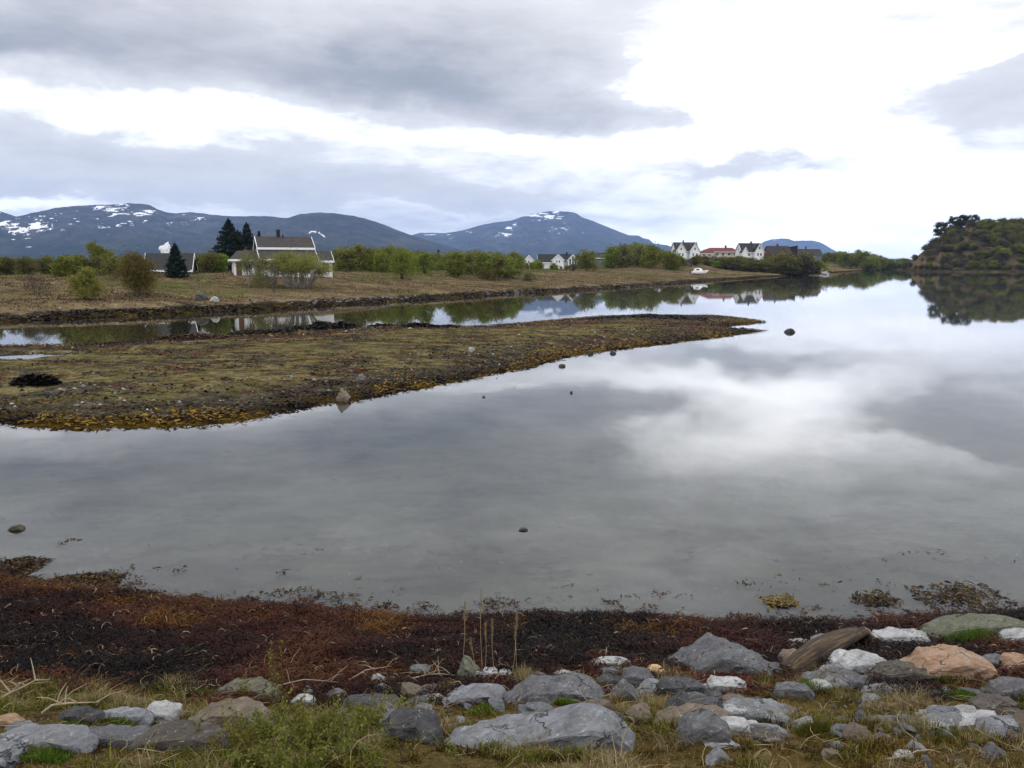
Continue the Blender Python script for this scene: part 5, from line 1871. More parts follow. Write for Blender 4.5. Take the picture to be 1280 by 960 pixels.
# ---- rocks in and along the water
put_rock('rock', 501, 980, 994, 411, 416.5, 'dark_rock', 'dark rock in the water off the tip of the islet', LOWLOAF)
put_rock('rock', 502, 418, 437, 485, 505, 'tan_rock', 'upright pointed stone at the water edge of the islet, mirrored below', POINT, bury=0.1)
put_rock('rock', 503, 445, 456, 468, 478, 'shore_rock', 'pale egg-shaped stone on the dark gravel of the islet', LOWLOAF)
put_rock('rock', 504, 584, 595, 434, 441, 'white_rock', 'pale round stone in the middle of the islet by the red weed', LOWLOAF)
put_rock('rock', 505, 698, 707, 455, 459, 'brown_rock', 'small brown stone in the water just off the islet', LOWLOAF)
put_rock('rock', 506, 735, 742, 438, 443, 'brown_rock', 'pair-topped brown stone on the water edge near the islet tip', BLOCK)
put_rock('rock', 507, 762, 770, 439, 443, 'dark_rock', 'tiny dark stone in the water below the islet tip', LOWLOAF)
put_rock('rock', 508, 10, 31, 655, 664, 'brown_rock', 'lone dark stone in the shallow water at the left', LOWLOAF)
put_rock('rock', 509, 53, 70, 488, 497, 'dark_rock', 'grey-brown stone on the grass near the left end of the islet', LOWLOAF)
put_rock('rock', 510, 245, 258, 368, 377, 'dark_rock', 'grey block standing on the far bank left of the farmhouse', BLOCK)
put_rock('rock', 511, 262, 274, 371, 378, 'white_rock', 'small pale stone beside the grey block on the far bank', LOWLOAF)
put_rock('rock', 512, 712, 716, 489, 492, 'dark_rock', 'tiny dark stone alone in open water below the islet tip', LOWLOAF)
put_rock('rock', 513, 648, 660, 659, 664, 'dark_rock', 'small dark lump in the middle of the shallow water', LOWLOAF)

# angular slabs packed between the named boulders
rr_ = random.Random(77)
for i in range(36):
    for _ in range(30):
        q = rr_.choice([(880, 915), (935, 918), (960, 900), (905, 890), (1020, 862), (1065, 866), (850, 875), (720, 862), (1180, 905), (1245, 900)])
        cx, yb = q[0] + rr_.gauss(0, 24), q[1] + rr_.gauss(0, 9)
        if not (cx < 815 and yb > 866):
            break
    w_ = rr_.uniform(26, 72)
    h_ = w_ * rr_.uniform(0.26, 0.48)
    put_rock('rock', 900 + i, cx - w_ / 2, cx + w_ / 2, yb - h_, yb, rr_.choice(['slab_rock', 'slab_rock', 'grey_rock', 'white_rock', 'dark_rock', 'brown_rock']), 'angular slab packed in the rubble right of the largest wedge',
             rr_.choice([FLAT, FLAT, BLOCK, POINT, WEDGE]), 'rubble right of the largest wedge', yaw=rr_.uniform(-0.4, 0.4), detail=3)

# a few stone shapes, copied about
SMALL = {k: [rock_mesh('stone', 600 + 10 * j + i, 1.0, 0.8, 0.55, M[k], None, 1.0, False, 2, 1) for i in range(5)] for j, k in enumerate(['white_rock', 'slab_rock', 'grey_rock', 'tan_rock', 'shore_rock'])}


def stones(n, pick, place, size, group, label, seed, kinds, name='stone'):
    r_ = random.Random(seed)
    c = 0
    t = 0
    while c < n and t < n * 60:
        t += 1
        q = place(r_)
        if q is None:
            continue
        me = r_.choice(SMALL[r_.choice(kinds)])
        s = size(r_, q)
        o = link(name, me, loc=(q[0], q[1], q[2] + 0.08 * s))
        o.scale = (s, s * r_.uniform(0.7, 1.2), s * r_.uniform(0.6, 1.1))
        o.rotation_euler = (r_.uniform(-0.3, 0.3), r_.uniform(-0.3, 0.3), r_.uniform(0, 6.28))
        tag(o, label, 'stone', group)
        c += 1


def px_place(x0, x1, y0, y1):
    return lambda r_: ground_hit(r_.uniform(x0, x1), r_.uniform(y0, y1))


stones(30, None, px_place(900, 1290, 862, 958), lambda r_, q: 0.05 + 0.13 * r_.random() ** 2, 'small stones in the mossy verge', 'small pale stone lying in the brown moss at the right', 21, ['white_rock', 'slab_rock', 'slab_rock', 'grey_rock'])
stones(18, None, px_place(-10, 900, 868, 955), lambda r_, q: 0.03 + 0.08 * r_.random() ** 2, 'small stones in the leafy verge', 'small stone in the grass left of the stacked ledge', 22, ['white_rock', 'slab_rock', 'grey_rock', 'tan_rock'])
stones(125, None, px_place(380, 1300, 838, 925), lambda r_, q: 0.07 + 0.30 * r_.random() ** 2.2, 'loose stones between the boulders', 'small loose stone between the foreground boulders', 23, ['white_rock', 'slab_rock', 'grey_rock', 'slab_rock', 'tan_rock'])


def far_line(r_, lo, hi, xs):
    px = r_.uniform(*xs)
    base = float(np.interp(px, [0, 60, 150, 250, 340, 430, 500, 560, 640, 700, 760, 820, 880], [402, 400, 397, 391, 387, 381, 377, 373, 368, 365, 361, 357, 352]))
    p = on_level(px, base)
    u = p / np.hypot(*p)
    p = p + u * r_.uniform(lo, hi)
    return (p[0], p[1], h1(p[0], p[1]))


stones(38, None, lambda r_: far_line(r_, 1.0, 4.2, (380, 520)), lambda r_, q: r_.uniform(0.3, 0.75), 'stones along the far bank below the farmhouse', 'grey stone in the line of stones on the far bank right of the farmhouse', 24, ['shore_rock'])
stones(44, None, lambda r_: far_line(r_, 0.8, 4.6, (600, 860)), lambda r_, q: r_.uniform(0.3, 0.95), 'stones along the far bank below the tree belt', 'grey stone in the dark stony bank below the white cottage', 25, ['shore_rock', 'shore_rock', 'grey_rock'])
stones(14, None, lambda r_: far_line(r_, 0.8, 5.0, (0, 380)), lambda r_, q: r_.uniform(0.15, 0.42), 'stones along the far bank on the left', 'pale stone on the far bank left of the farmhouse', 26, ['shore_rock', 'white_rock'])
stones(26, None, px_place(330, 680, 452, 500), lambda r_, q: 0.08 + 0.16 * r_.random() ** 2, 'stones on the gravel of the islet', 'small pale stone on the dark gravel side of the islet', 27, ['shore_rock', 'white_rock', 'shore_rock'])

# ---- stone breakwater near the low hill: one built-up thing
def build_breakwater():
    bm = bmesh.new()
    r_ = random.Random(5)
    a, b = ground_hit(1003, 330.8), on_level(1021, 341.5)
    a = np.array([at_y(1007, 333, 520)[0], 520.0])
    b = np.array([at_y(1022, 337, 470)[0], 462.0])
    c = np.array([at_y(1006, 341, 400)[0], 372.0])
    for s, e in ((a, b), (b, c)):
        for i in range(46):
            t = r_.random()
            p = s * (1 - t) + e * t + np.array([r_.uniform(-1.0, 1.0), r_.uniform(-2.0, 2.0)])
            z = max(0.1, h1(p[0], p[1])) + r_.uniform(-0.2, 0.6)
            ret = bmesh.ops.create_icosphere(bm, subdivisions=1, radius=r_.uniform(0.5, 1.0), matrix=Matrix.Translation((p[0], p[1], z)) @ Matrix.Rotation(r_.uniform(0, 6), 4, 'Z') @ Matrix.Diagonal((1.2, 0.9, 0.7, 1)))
            for v in ret['verts']:
                v.co += Vector((r_.uniform(-1, 1), r_.uniform(-1, 1), r_.uniform(-1, 1))) * 0.15
    me = bpy.data.meshes.new('stone_breakwater')
    bm.to_mesh(me)
    bm.free()
    me.materials.append(M['white_rock'])
    tag(link('stone_breakwater', me), 'pale breakwater of piled stones at the shore below the grey-roofed house', 'breakwater')


build_breakwater()

# ---- driftwood
def mat_wood(name, dark, mid, light):
    m, n = material(name)
    p = n.objco()
    g = n.noise(n.scalev(p, (0.5, 9.0, 9.0)), 3.0, 6, 0.65, 0.3)
    a = n.noise(p, 4.0, 4)
    n.out(n.principled(n.mix(n.m('MULTIPLY', n.smooth(a, 0.5, 0.65), 0.0), n.ramp(g, [(0.32, dark), (0.5, mid), (0.68, light)]), light), 0.85, 0.2, n.bump(g, 0.8, 0.02)))
    return m


M['driftwood'] = mat_wood('driftwood', (0.012, 0.009, 0.007), (0.045, 0.032, 0.021), (0.15, 0.09, 0.042))
M['pale_stick'] = mat_plain('bleached_stick', (0.33, 0.26, 0.18), 0.9, 0.3, 9.0)
M['brown_stick'] = mat_plain('brown_stick', (0.07, 0.035, 0.022), 0.9, 0.3, 9.0)
M['straw'] = mat_plain('straw', (0.34, 0.26, 0.14), 0.9, 0.25, 9.0)
M['red_weed_stalk'] = mat_plain('red_weed_stalk', (0.12, 0.02, 0.01), 0.6, 0.3, 9.0)


def build_log():
    a, b = ground_hit(984, 843), ground_hit(1078, 800)
    a, b = Vector(a) + Vector((0, 0, 0.05)), Vector(b) + Vector((0, 0, 0.13))
    d = b - a
    L = d.length
    bm = bmesh.new()
    n_, m_ = 30, 22
    rings = []
    for i in range(n_ + 1):
        t = i / n_
        x = (t - 0.5) * L
        rr = 0.66 * (0.115 + 0.075 * math.sin(math.pi * min(1, t * 1.08)) ** 0.7)
        ring = []
        for j in range(m_):
            w_ = 2 * math.pi * j / m_
            q = Vector((x, math.cos(w_) * rr * 1.35, math.sin(w_) * rr * 0.62))
            q.z += 0.04 * mnoise.noise(Vector((x * 1.1, 3, 0))) + 0.05 * math.sin(math.pi * t)
            dn_ = mnoise.noise(Vector((x * 0.9, math.cos(w_) * 2.4, math.sin(w_) * 2.4))) * 0.03 + mnoise.noise(Vector((x * 2.0, math.cos(w_) * 7, math.sin(w_) * 7))) * 0.012
            q += Vector((0, math.cos(w_), math.sin(w_))) * dn_
            if i in (0, n_):
                q.x += mnoise.noise(Vector((j * 0.9, i, 1))) * 0.06
            ring.append(bm.verts.new(q))
        rings.append(ring)
    for i in range(n_):
        for j in range(m_):
            bm.faces.new((rings[i][j], rings[i][(j + 1) % m_], rings[i + 1][(j + 1) % m_], rings[i + 1][j]))
    bm.faces.new(rings[0][::-1])
    bm.faces.new(rings[-1])
    me = bpy.data.meshes.new('driftwood_log')
    bm.to_mesh(me)
    bm.free()
    for p in me.polygons:
        p.use_smooth = len(p.vertices) == 4
    me.materials.append(M['driftwood'])
    o = link('driftwood_log', me, loc=tuple((a + b) / 2))
    o.rotation_mode = 'QUATERNION'
    o.rotation_quaternion = d.to_track_quat('X', 'Z')
    tag(o, 'weathered brown driftwood log lying slantwise among the rocks', 'log')


build_log()


def stick(name, pts, r0, mat, label, cat, group=None, twigs=0, seed=0):
    """a branch through photo points (px, py, height over ground)"""
    r_ = random.Random(seed)
    P = []
    for px, py, h in pts:
        g = ground_hit(px, py)
        P.append(Vector((g[0], g[1], g[2])) if h == 0 else Vector(at_y(px, py, g[1] - h * 0.9)))
    tb = Tubes()
    tb.add(P, [r0 * (1 - 0.7 * i / (len(P) - 1)) for i in range(len(P))], 6)
    for k in range(twigs):
        i = r_.randrange(0, len(P) - 1)
        t = r_.random()
        s = P[i] * (1 - t) + P[i + 1] * t
        e = s + Vector((r_.uniform(-0.3, 0.3), r_.uniform(-0.12, 0.12), r_.uniform(0.03, 0.26)))
        tb.add([s, (s + e) / 2 + Vector((0, 0, 0.03)), e], [r0 * 0.5, r0 * 0.35, r0 * 0.12], 5)
    o = link(name, tb.mesh(name, M[mat]))
    tag(o, label, cat, group)


def branch_at(px, py, L, ang, r0, mat, label, seed, rise=0.25, twigs=5, name='dry_branch'):
    r_ = random.Random(seed)
    g = ground_hit(px, py)
    k = depth_of(g) / 1000
    d = Vector((math.cos(ang), 0.25 * math.sin(ang * 3), rise)) * L * k
    a = Vector(g) + Vector((0, 0, 0.01))
    P = [a + d * t + Vector((0, 0, 0.04 * math.sin(t * 3.1))) + Vector((r_.uniform(-1, 1), r_.uniform(-1, 1), r_.uniform(-0.3, 1))) * 0.02 for t in (0, 0.25, 0.5, 0.75, 1.0)]
    tb = Tubes()
    tb.add(P, [r0, r0 * 0.8, r0 * 0.65, r0 * 0.45, r0 * 0.2], 6)
    for q in range(twigs):
        t = r_.uniform(0.2, 0.95)
        s = P[min(3, int(t * 4))].lerp(P[min(4, int(t * 4) + 1)], (t * 4) % 1.0)
        e = s + Vector((r_.uniform(-0.16, 0.24) * (1 if math.cos(ang) > 0 else -1), r_.uniform(-0.08, 0.08), r_.uniform(0.02, 0.18)))
        tb.add([s, (s + e) / 2 + Vector((0, 0, 0.02)), e], [r0 * 0.5, r0 * 0.33, r0 * 0.12], 5)
    tag(link(name, tb.mesh(name, M[mat])), label, 'branch')


branch_at(2, 878, 60, 0.1, 0.014, 'pale_stick', 'forked dry tan branch sticking up at the far left of the weed bed', 1, 0.45, 7)
branch_at(48, 894, 75, 0.15, 0.011, 'pale_stick', 'long dry branch lying across the rust-red weed on the left', 2, 0.12, 6)
branch_at(66, 882, 46, 0.6, 0.012, 'brown_stick', 'brown branch rising to the right above the dark low rock', 3, 0.75, 4)
branch_at(330, 862, 95, 0.05, 0.008, 'pale_stick', 'thin dry stalk lying level above the leafy plants', 4, 0.08, 3)
branch_at(430, 856, 60, 0.1, 0.008, 'pale_stick', 'bent dry stalk left of the fallen straw heap', 5, 0.35, 3)
branch_at(505, 853, 62, 0.05, 0.010, 'pale_stick', 'tangled dry stalks left of the pointed pale-green rock', 6, 0.10, 9)
branch_at(530, 814, 44, 0.0, 0.007, 'pale_stick', 'straight pale stalk lying on the weed left of the standing stalks', 7, -0.16, 0)
branch_at(638, 815, 62, 0.0, 0.006, 'pale_stick', 'straight pale stalk lying on the weed right of the standing stalks', 8, 0.02, 0)
branch_at(128, 823, 32, 0.0, 0.006, 'pale_stick', 'short straight stalk alone on the dark weed at the left', 9, 0.0, 0)
branch_at(838, 862, 48, 0.0, 0.006, 'pale_stick', 'thin pale stalk lying below the peaked boulder', 10, -0.02, 2)
branch_at(1096, 806, 22, 2.3, 0.016, 'pale_stick', 'bleached stick leaning out of the weed left of the pale flat slab', 11, 0.9, 0)
branch_at(1130, 795, 28, 2.2, 0.022, 'brown_stick', 'dark stump of wood pointing up behind the pale flat slab', 12, 0.8, 0)
branch_at(1147, 794, 22, 1.8, 0.018, 'brown_stick', 'thin dark stump of wood beside the red weed clump', 13, 1.1, 1)
branch_at(1110, 954, 70, 0.1, 0.006, 'pale_stick', 'long thin straw lying across the moss at the bottom right', 14, 0.1, 0)


# ================================================================ ground cover: weed, grass, gravel
def mat_cover(name, rough=0.7, spec=0.3, trans=0.0):
    m, n = material(name)
    col = n.attr('Col', 'Color')
    s = n.principled(col, rough, spec)
    if trans:
        t = n.node('ShaderNodeBsdfTranslucent')
        n.put(t.inputs[0], col)
        mx = n.node('ShaderNodeMixShader')
        mx.inputs[0].default_value = trans
        n.put(mx.inputs[1], s)
        n.put(mx.inputs[2], t.outputs[0])
        s = mx.outputs[0]
    n.out(s)
    return m


M['weed'] = mat_cover('wet_seaweed', 0.55, 0.07)
M['blade'] = mat_cover('grass_blade', 1.0, 0.0, 0.3)
M['pebble'] = mat_cover('pebble', 0.95, 0.05)
rngc = np.random.default_rng(99)


def palette(t, cols):
    """piecewise colours for t in 0..1"""
    cols = np.array(cols, float)
    k = np.clip(t, 0, 0.9999) * (len(cols) - 1)
    i = k.astype(int)
    f = (k - i)[:, None]
    return cols[i] * (1 - f) + cols[i + 1] * f


def ribbons(name, P, L, Wd, col, mat, lift=0.5, seg=3, upright=0.0):
    """curled fronds lying over the ground at the points P"""
    n = len(P)
    a = rngc.uniform(0, 2 * np.pi, n)
    d = np.stack([np.cos(a), np.sin(a)], 1)
    turn = rngc.normal(size=n) * 1.5
    Vs = []
    x = P[:, :2].copy()
    z = P[:, 2].copy()
    pitch = rngc.uniform(0.0, 1.0, n) * lift + upright
    for s in range(seg + 1):
        t = s / seg
        ang = a + turn * t
        dd = np.stack([np.cos(ang), np.sin(ang)], 1)
        side = np.stack([-dd[:, 1], dd[:, 0]], 1)
        tw = rngc.normal(size=n) * 0.5
        wd = Wd * (0.55 + 0.45 * np.sin(np.pi * (0.15 + 0.8 * t)))
        l = np.concatenate([x - side * wd[:, None], (z - tw * wd)[:, None]], 1)
        r = np.concatenate([x + side * wd[:, None], (z + tw * wd)[:, None]], 1)
        Vs += [l, r]
        x = x + dd * (L / seg * np.cos(pitch))[:, None]
        z = z + L / seg * np.sin(pitch)
        pitch = pitch - lift * 0.8 * rngc.uniform(0.3, 1.4, n)
    V = np.stack(Vs, 1)
    k = 2 * (seg + 1)
    base = (np.arange(n) * k)[:, None]
    F = np.concatenate([base + np.array([[2 * s, 2 * s + 1, 2 * s + 3, 2 * s + 2]]) for s in range(seg)], 1).reshape(-1, 4)
    cc = np.repeat(col[:, None, :], k, 1).reshape(-1, 3)
    return quick_mesh(name, V.reshape(-1, 3), F, mat, True, None, cc)


def blades(name, P, H, Wd, col, mat, lean=0.5, tipcol=None):
    n = len(P)
    a = rngc.uniform(0, 2 * np.pi, n)
    f = rngc.uniform(0, 2 * np.pi, n)
    side = np.stack([np.cos(f), np.sin(f), np.zeros(n)], 1) * (Wd * 0.5)[:, None]
    le = (np.abs(rngc.normal(size=n)) * lean)[:, None] * np.stack([np.cos(a), np.sin(a), np.zeros(n)], 1) * H[:, None]
    up = np.zeros((n, 3))
    up[:, 2] = H
    m_ = P + le * 0.35 + up * 0.6
    t_ = P + le + up * (1 - 0.25 * np.clip(np.abs(le).sum(1) / H, 0, 1.5))[:, None]
    V = np.stack([P - side, P + side, m_ - side * 0.75, m_ + side * 0.75, t_ - side * 0.12, t_ + side * 0.12], 1)
    b = (np.arange(n) * 6)[:, None]
    F = np.concatenate([b + np.array([[0, 1, 3, 2]]), b + np.array([[2, 3, 5, 4]])], 1).reshape(-1, 4)
    cc = np.repeat(col[:, None, :], 6, 1).reshape(-1, 3)
    return quick_mesh(name, V.reshape(-1, 3), F, mat, True, None, cc)


def scatter_view(n, x0, x1, y0, y1, seed):
    """points over the ground, spread evenly in distance as seen: uniform over the wedge of ground between two photo rows"""
    g = np.random.default_rng(seed)
    px = g.uniform(x0, x1, n)
    py = g.uniform(y0, y1, n)
    d = np.stack([(px - 640) / 1000, CP + (480 - py) / 1000 * SP, -SP + (480 - py) / 1000 * CP], 1)
    t = -(EYE - 0.8) / d[:, 2]
    return d[:, 0] * t, d[:, 1] * t


def region(n, x0, x1, y0, y1, seed):
    g = np.random.default_rng(seed)
    return g.uniform(x0, x1, n), g.uniform(y0, y1, n)


def weed_colours(x, y, d, rng):
    n = len(x)
    big = fbm(x / 1.3, y / 1.3, 4, 301)
    och = fbm(x / 0.9 + 7, y / 0.9, 4, 311)
    t = np.clip(rng.uniform(0, 1, n) * 0.6 + big * 0.8 + 0.11, 0, 1)
    c = palette(t, [(0.004, 0.003, 0.003), (0.011, 0.005, 0.004), (0.030, 0.009, 0.006), (0.052, 0.015, 0.008), (0.085, 0.032, 0.011)])
    o = palette(rng.uniform(0, 1, n), [(0.035, 0.015, 0.003), (0.085, 0.038, 0.006), (0.16, 0.075, 0.011)])
    lowline = ss(d, 2.4, 0.2) if False else 1 - ss(d, 0.2, 2.0)
    m_ = (och * 1.0 + 0.30 * lowline - 0.18 + 0.18 * (x < -1.5) > rng.uniform(0.20, 0.80, n))
    c = np.where(m_[:, None], o, c)
    rust = fbm(x / 0.8 - 9, y / 0.8, 4, 321) + 0.62 * ss(d + 0.9 * ss(x, 0.3, 1.3), 2.3, 3.5) + 0.25 * np.exp(-((x - 1.1) / 1.1) ** 2) * ss(d, 1.4, 2.6) - 0.62
    rc = palette(rng.uniform(0, 1, n), [(0.022, 0.007, 0.005), (0.065, 0.017, 0.008), (0.12, 0.034, 0.015)])
    c = np.where((rust > rng.uniform(0, 0.35, n))[:, None], rc, c)
    c = c * np.array([0.88, 0.82, 0.84])
    pale = rng.random(n) < 0.014
    c[pale] = palette(rng.uniform(0, 1, pale.sum()), [(0.16, 0.11, 0.06), (0.32, 0.24, 0.15)])
    return c


def build_weed_bed():
    x, y = region(420000, -10.5, 10.5, 5.6, 13.5, 51)
    z, dn, di, df, dk = ground_height(x, y, split=True)
    keep = (dn > -0.35) & (dn < 4.1) & (np.abs(x) < 0.72 * y + 0.8)
    edge = ss(dn, -0.35, 0.25) * (1 - ss(dn + 0.95 * ss(x, 0.3, 1.3) + 0.8 * fbm(x / 0.7, y / 0.7, 3, 61), 3.2, 4.1))
    clump = ss(fbm(x / 0.35, y / 0.35, 3, 71), -0.75, 0.1)
    keep &= rngc.random(len(x)) < edge * (0.35 + 0.65 * clump)
    x, y, z, dn = x[keep], y[keep], z[keep], dn[keep]
    n = len(x)
    z = np.maximum(z, -0.01) + rngc.uniform(0, 0.05, n) + 0.09 * np.maximum(0, fbm(x / 0.35, y / 0.35, 3, 71))
    P = np.stack([x, y, z], 1)
    me = ribbons('seaweed', P, rngc.uniform(0.05, 0.22, n), rngc.uniform(0.0018, 0.0060, n), weed_colours(x, y, dn, rngc), M['weed'], 0.7, 4)
    tag(link('seaweed', me), 'thick bed of dark brown, rust and ochre seaweed along the near shore', 'seaweed', kind='stuff')


def build_drifting_weed():
    """torn bits afloat or lying on the sand just off the near shore"""
    x, y = region(420000, -12, 12, 8.5, 17.5, 52)
    z, dn, di, df, dk = ground_height(x, y, split=True)
    cl = fbm(x / 0.9, y / 0.45, 4, 81)
    fine = fbm(x / 0.22, y / 0.22, 2, 82)
    prob = np.where(dn < -0.1, ss(cl + 1.05 * np.exp(dn / 0.9) - 0.10 * np.maximum(0, -dn - 1.2), 0.42, 0.9), 0) * ss(fine, -0.15, 0.25)
    keep = (rngc.random(len(x)) < prob * 0.55) & (dn > -5.0)
    x, y, z, dn = x[keep], y[keep], z[keep], dn[keep]
    n = len(x)
    z = np.where(rngc.random(n) < 0.65, 0.004 + rngc.uniform(0, 0.012, n), z + 0.02)
    col = palette(rngc.uniform(0, 1, n), [(0.008, 0.006, 0.005), (0.025, 0.013, 0.008), (0.05, 0.026, 0.01), (0.11, 0.06, 0.016)])
    me = ribbons('drifting_seaweed', np.stack([x, y, z], 1), rngc.uniform(0.03, 0.10, n), rngc.uniform(0.005, 0.013, n), col, M['weed'], 0.12)
    tag(link('drifting_seaweed', me), 'scattered scraps of brown seaweed in the shallows', 'seaweed', kind='stuff')


CLUMPS = [(96, 733, 58, 22, 'weed clump'), (1095, 749, 36, 14, ''), (1200, 746, 74, 26, ''), (975, 752, 30, 12, ''), (10, 716, 34, 30, '')]


def build_weed_mats():
    labels = ['dark mat of seaweed spreading from the shore into the water on the left', 'small dark seaweed mat afloat, third from the right',
              'largest floating seaweed mat, off the mossy boulder on the right', 'loose ochre seaweed patch afloat left of two dark mats', 'brown seaweed heap at the far left water edge']
    for i, (px, py, w_, h_, _) in enumerate(CLUMPS):
        c = on_level(px, py)
        k = math.hypot(c[0], c[1]) / 1000
        n = int(900 + 14 * w_) if i in (0, 4) else int(5 * w_)
        g = np.random.default_rng(700 + i)
        q = np.clip(g.normal(size=(n, 2)), -1.5, 1.5) * np.array([w_ * k * 0.42, h_ * k * 0.8])
        q[:, 1] += 0.12 * q[:, 0]
        x, y = c[0] + q[:, 0], c[1] + q[:, 1]
        z = 0.005 + g.uniform(0, 0.03 if i not in (0, 4) else 0.07, n) * np.exp(-(q[:, 0] / (w_ * k * 0.5)) ** 2)
        cols = [(0.007, 0.006, 0.005), (0.016, 0.011, 0.007), (0.04, 0.022, 0.008), (0.10, 0.06, 0.015)]
        if i == 3:
            cols = [(0.06, 0.045, 0.012), (0.16, 0.11, 0.03)]
        me = ribbons('seaweed_mat', np.stack([x, y, z], 1), g.uniform(0.05, 0.16, n), g.uniform(0.008, 0.018, n), palette(g.uniform(0, 1, n), cols), M['weed'], 0.25)
        tag(link('seaweed_mat', me), labels[i], 'seaweed')


def build_verge_grass():
    x, y = region(760000, -6.4, 6.4, 2.6, 9.6, 53)
    z, dn, di, df, dk = ground_height(x, y, split=True)
    vis = (np.abs(x) < 0.72 * y + 0.5)
    n1_ = fbm(x / 0.55, y / 0.55, 4, 91)
    n2_ = fbm(x / 0.16, y / 0.16, 3, 92)
    left = 1 - ss(x, -0.3, 0.8)                                 # greener and leafier left, brown moss right
    band = ss(dn + 0.95 * ss(x, 0.3, 1.3) + 0.5 * n1_, 3.1, 4.3)
    dens = band * ss(n1_ * 0.8 + n2_ * 0.7, -0.3, 0.25) * (0.6 + 0.4 * left)
    keep = vis & (rngc.random(len(x)) < dens)
    x, y, z, dn, n1_, n2_, left = (q[keep] for q in (x, y, z, dn, n1_, n2_, left))
    n = len(x)
    t = rngc.uniform(0, 1, n)
    green = palette(t, [(0.04, 0.055, 0.010), (0.095, 0.115, 0.016), (0.16, 0.17, 0.028), (0.23, 0.215, 0.05)])
    moss = palette(t, [(0.045, 0.024, 0.008), (0.115, 0.062, 0.012), (0.17, 0.11, 0.022), (0.25, 0.19, 0.075)])
    straw = palette(t, [(0.16, 0.115, 0.055), (0.27, 0.205, 0.11), (0.38, 0.31, 0.19)])
    pick = rngc.uniform(0, 1, n)
    gsel = (n1_ * 0.9 + 0.42 * left - 0.02) > pick * 0.9 - 0.12 + 0.25 * (1 - left)
    ssel = rngc.random(n) < 0.20 + 0.18 * (fbm(x / 0.4, y / 0.4, 3, 93) > 0.15)
    f1 = fbm(x / 0.34, y / 0.24, 4, 94, 0.6) + rngc.normal(size=n) * 0.13
    f2 = fbm(x / 0.5 + 4, y / 0.36, 4, 95, 0.6) + rngc.normal(size=n) * 0.12
    dark = palette(t, [(0.016, 0.010, 0.005), (0.04, 0.024, 0.010), (0.07, 0.045, 0.018)])
    moss = np.where((f2 > 0.12)[:, None], palette(t, [(0.05, 0.052, 0.009), (0.10, 0.10, 0.015), (0.17, 0.155, 0.028)]), moss)
    col = np.where((gsel & (f1 > -0.25))[:, None], green, moss)
    ssel = f1 > 0.22
    col = np.where(ssel[:, None], straw, col)
    col = np.where((f1 < -0.20)[:, None], dark, col)
    H = rngc.uniform(0.015, 0.055, n) * (1 + 2.2 * np.maximum(0, n1_) + 1.2 * np.maximum(0, n2_)) * np.where(ssel, 1.25, 1.0) * np.where(gsel, 1.2, 0.75)
    me = blades('verge_grass', np.stack([x, y, z - 0.005], 1), H, rngc.uniform(0.0035, 0.008, n), col, M['blade'], 1.0)
    tag(link('verge_grass', me), 'short mossy grass and straw covering the roadside verge', 'grass', kind='stuff')


def build_lush_grass():
    """the thick bright tufts between the stones: each one a thing"""
    TUFTS = [(160, 905, 62, 16, 'bright green grass patch between the flat grey rock and the long grey slab'), (92, 908, 34, 12, 'short green grass tuft on top of the broad smooth slab'),
             (50, 948, 78, 22, 'thick grass tuft below the broad smooth slab in the bottom left corner'), (1212, 800, 74, 34, 'largest bright green grass patch, in front of the green-grey boulder'),
             (1014, 862, 44, 24, 'green grass tuft under the low grey rock'), (958, 856, 34, 20, 'olive grass tuft right of the peaked boulder'), (1176, 850, 44, 16, 'green grass tuft in front of the orange-tan rock'),
             (1202, 872, 66, 18, 'wide grass patch in front of the orange-tan rock, nearer than the tuft'), (708, 880, 34, 16, 'dark green grass inside the hollow of the arched boulder'),
             (606, 890, 46, 20, 'green grass above the low left end of the largest wedge'), (500, 862, 36, 12, 'green grass spot behind the flat dark slab'), (1020, 912, 50, 22, 'rounded ochre-green moss cushion right of the stacked ledge'),
             (655, 852, 26, 40, 'tall tuft of straw-coloured grass left of the arched boulder'), (560, 862, 40, 18, 'dry grass at the foot of the pointed pale-green rock'), (250, 952, 120, 24, 'long grass in front of the rounded brownish boulder')]
    for i, (px, py, w_, h_, lab) in enumerate(TUFTS):
        g = ground_hit(px, py)
        k = depth_of(g) / 1000
        n = int(26 * w_)
        r_ = np.random.default_rng(800 + i)
        q = np.clip(r_.normal(size=(n, 2)), -1.5, 1.5) * np.array([w_ * k * 0.30, max(0.05, h_ * k * 0.35)])
        x, y = g[0] + q[:, 0], g[1] + q[:, 1]
        z = ground_height(x, y)
        cols = [(0.035, 0.07, 0.008), (0.075, 0.135, 0.015), (0.13, 0.20, 0.028)]
        if 'straw' in lab or 'dry' in lab:
            cols = [(0.16, 0.12, 0.05), (0.28, 0.22, 0.11), (0.36, 0.30, 0.17)]
        if 'ochre' in lab or 'olive' in lab or 'long grass' in lab:
            cols = [(0.05, 0.055, 0.010), (0.10, 0.095, 0.016), (0.15, 0.13, 0.03)]
        H = r_.uniform(0.35, 1.0, n) * min(0.22, max(0.06, h_ * k * (1.0 if 'tall' in lab else 0.75))) * np.exp(-0.4 * (q[:, 0] / (w_ * k * 0.4)) ** 2)
        me = blades('grass_tuft', np.stack([x, y, z - 0.01], 1), H, r_.uniform(0.003, 0.007, n), palette(r_.uniform(0, 1, n), cols), M['blade'], 0.55)
        tag(link('grass_tuft', me), lab, 'grass tuft', 'grass tufts between the rocks')


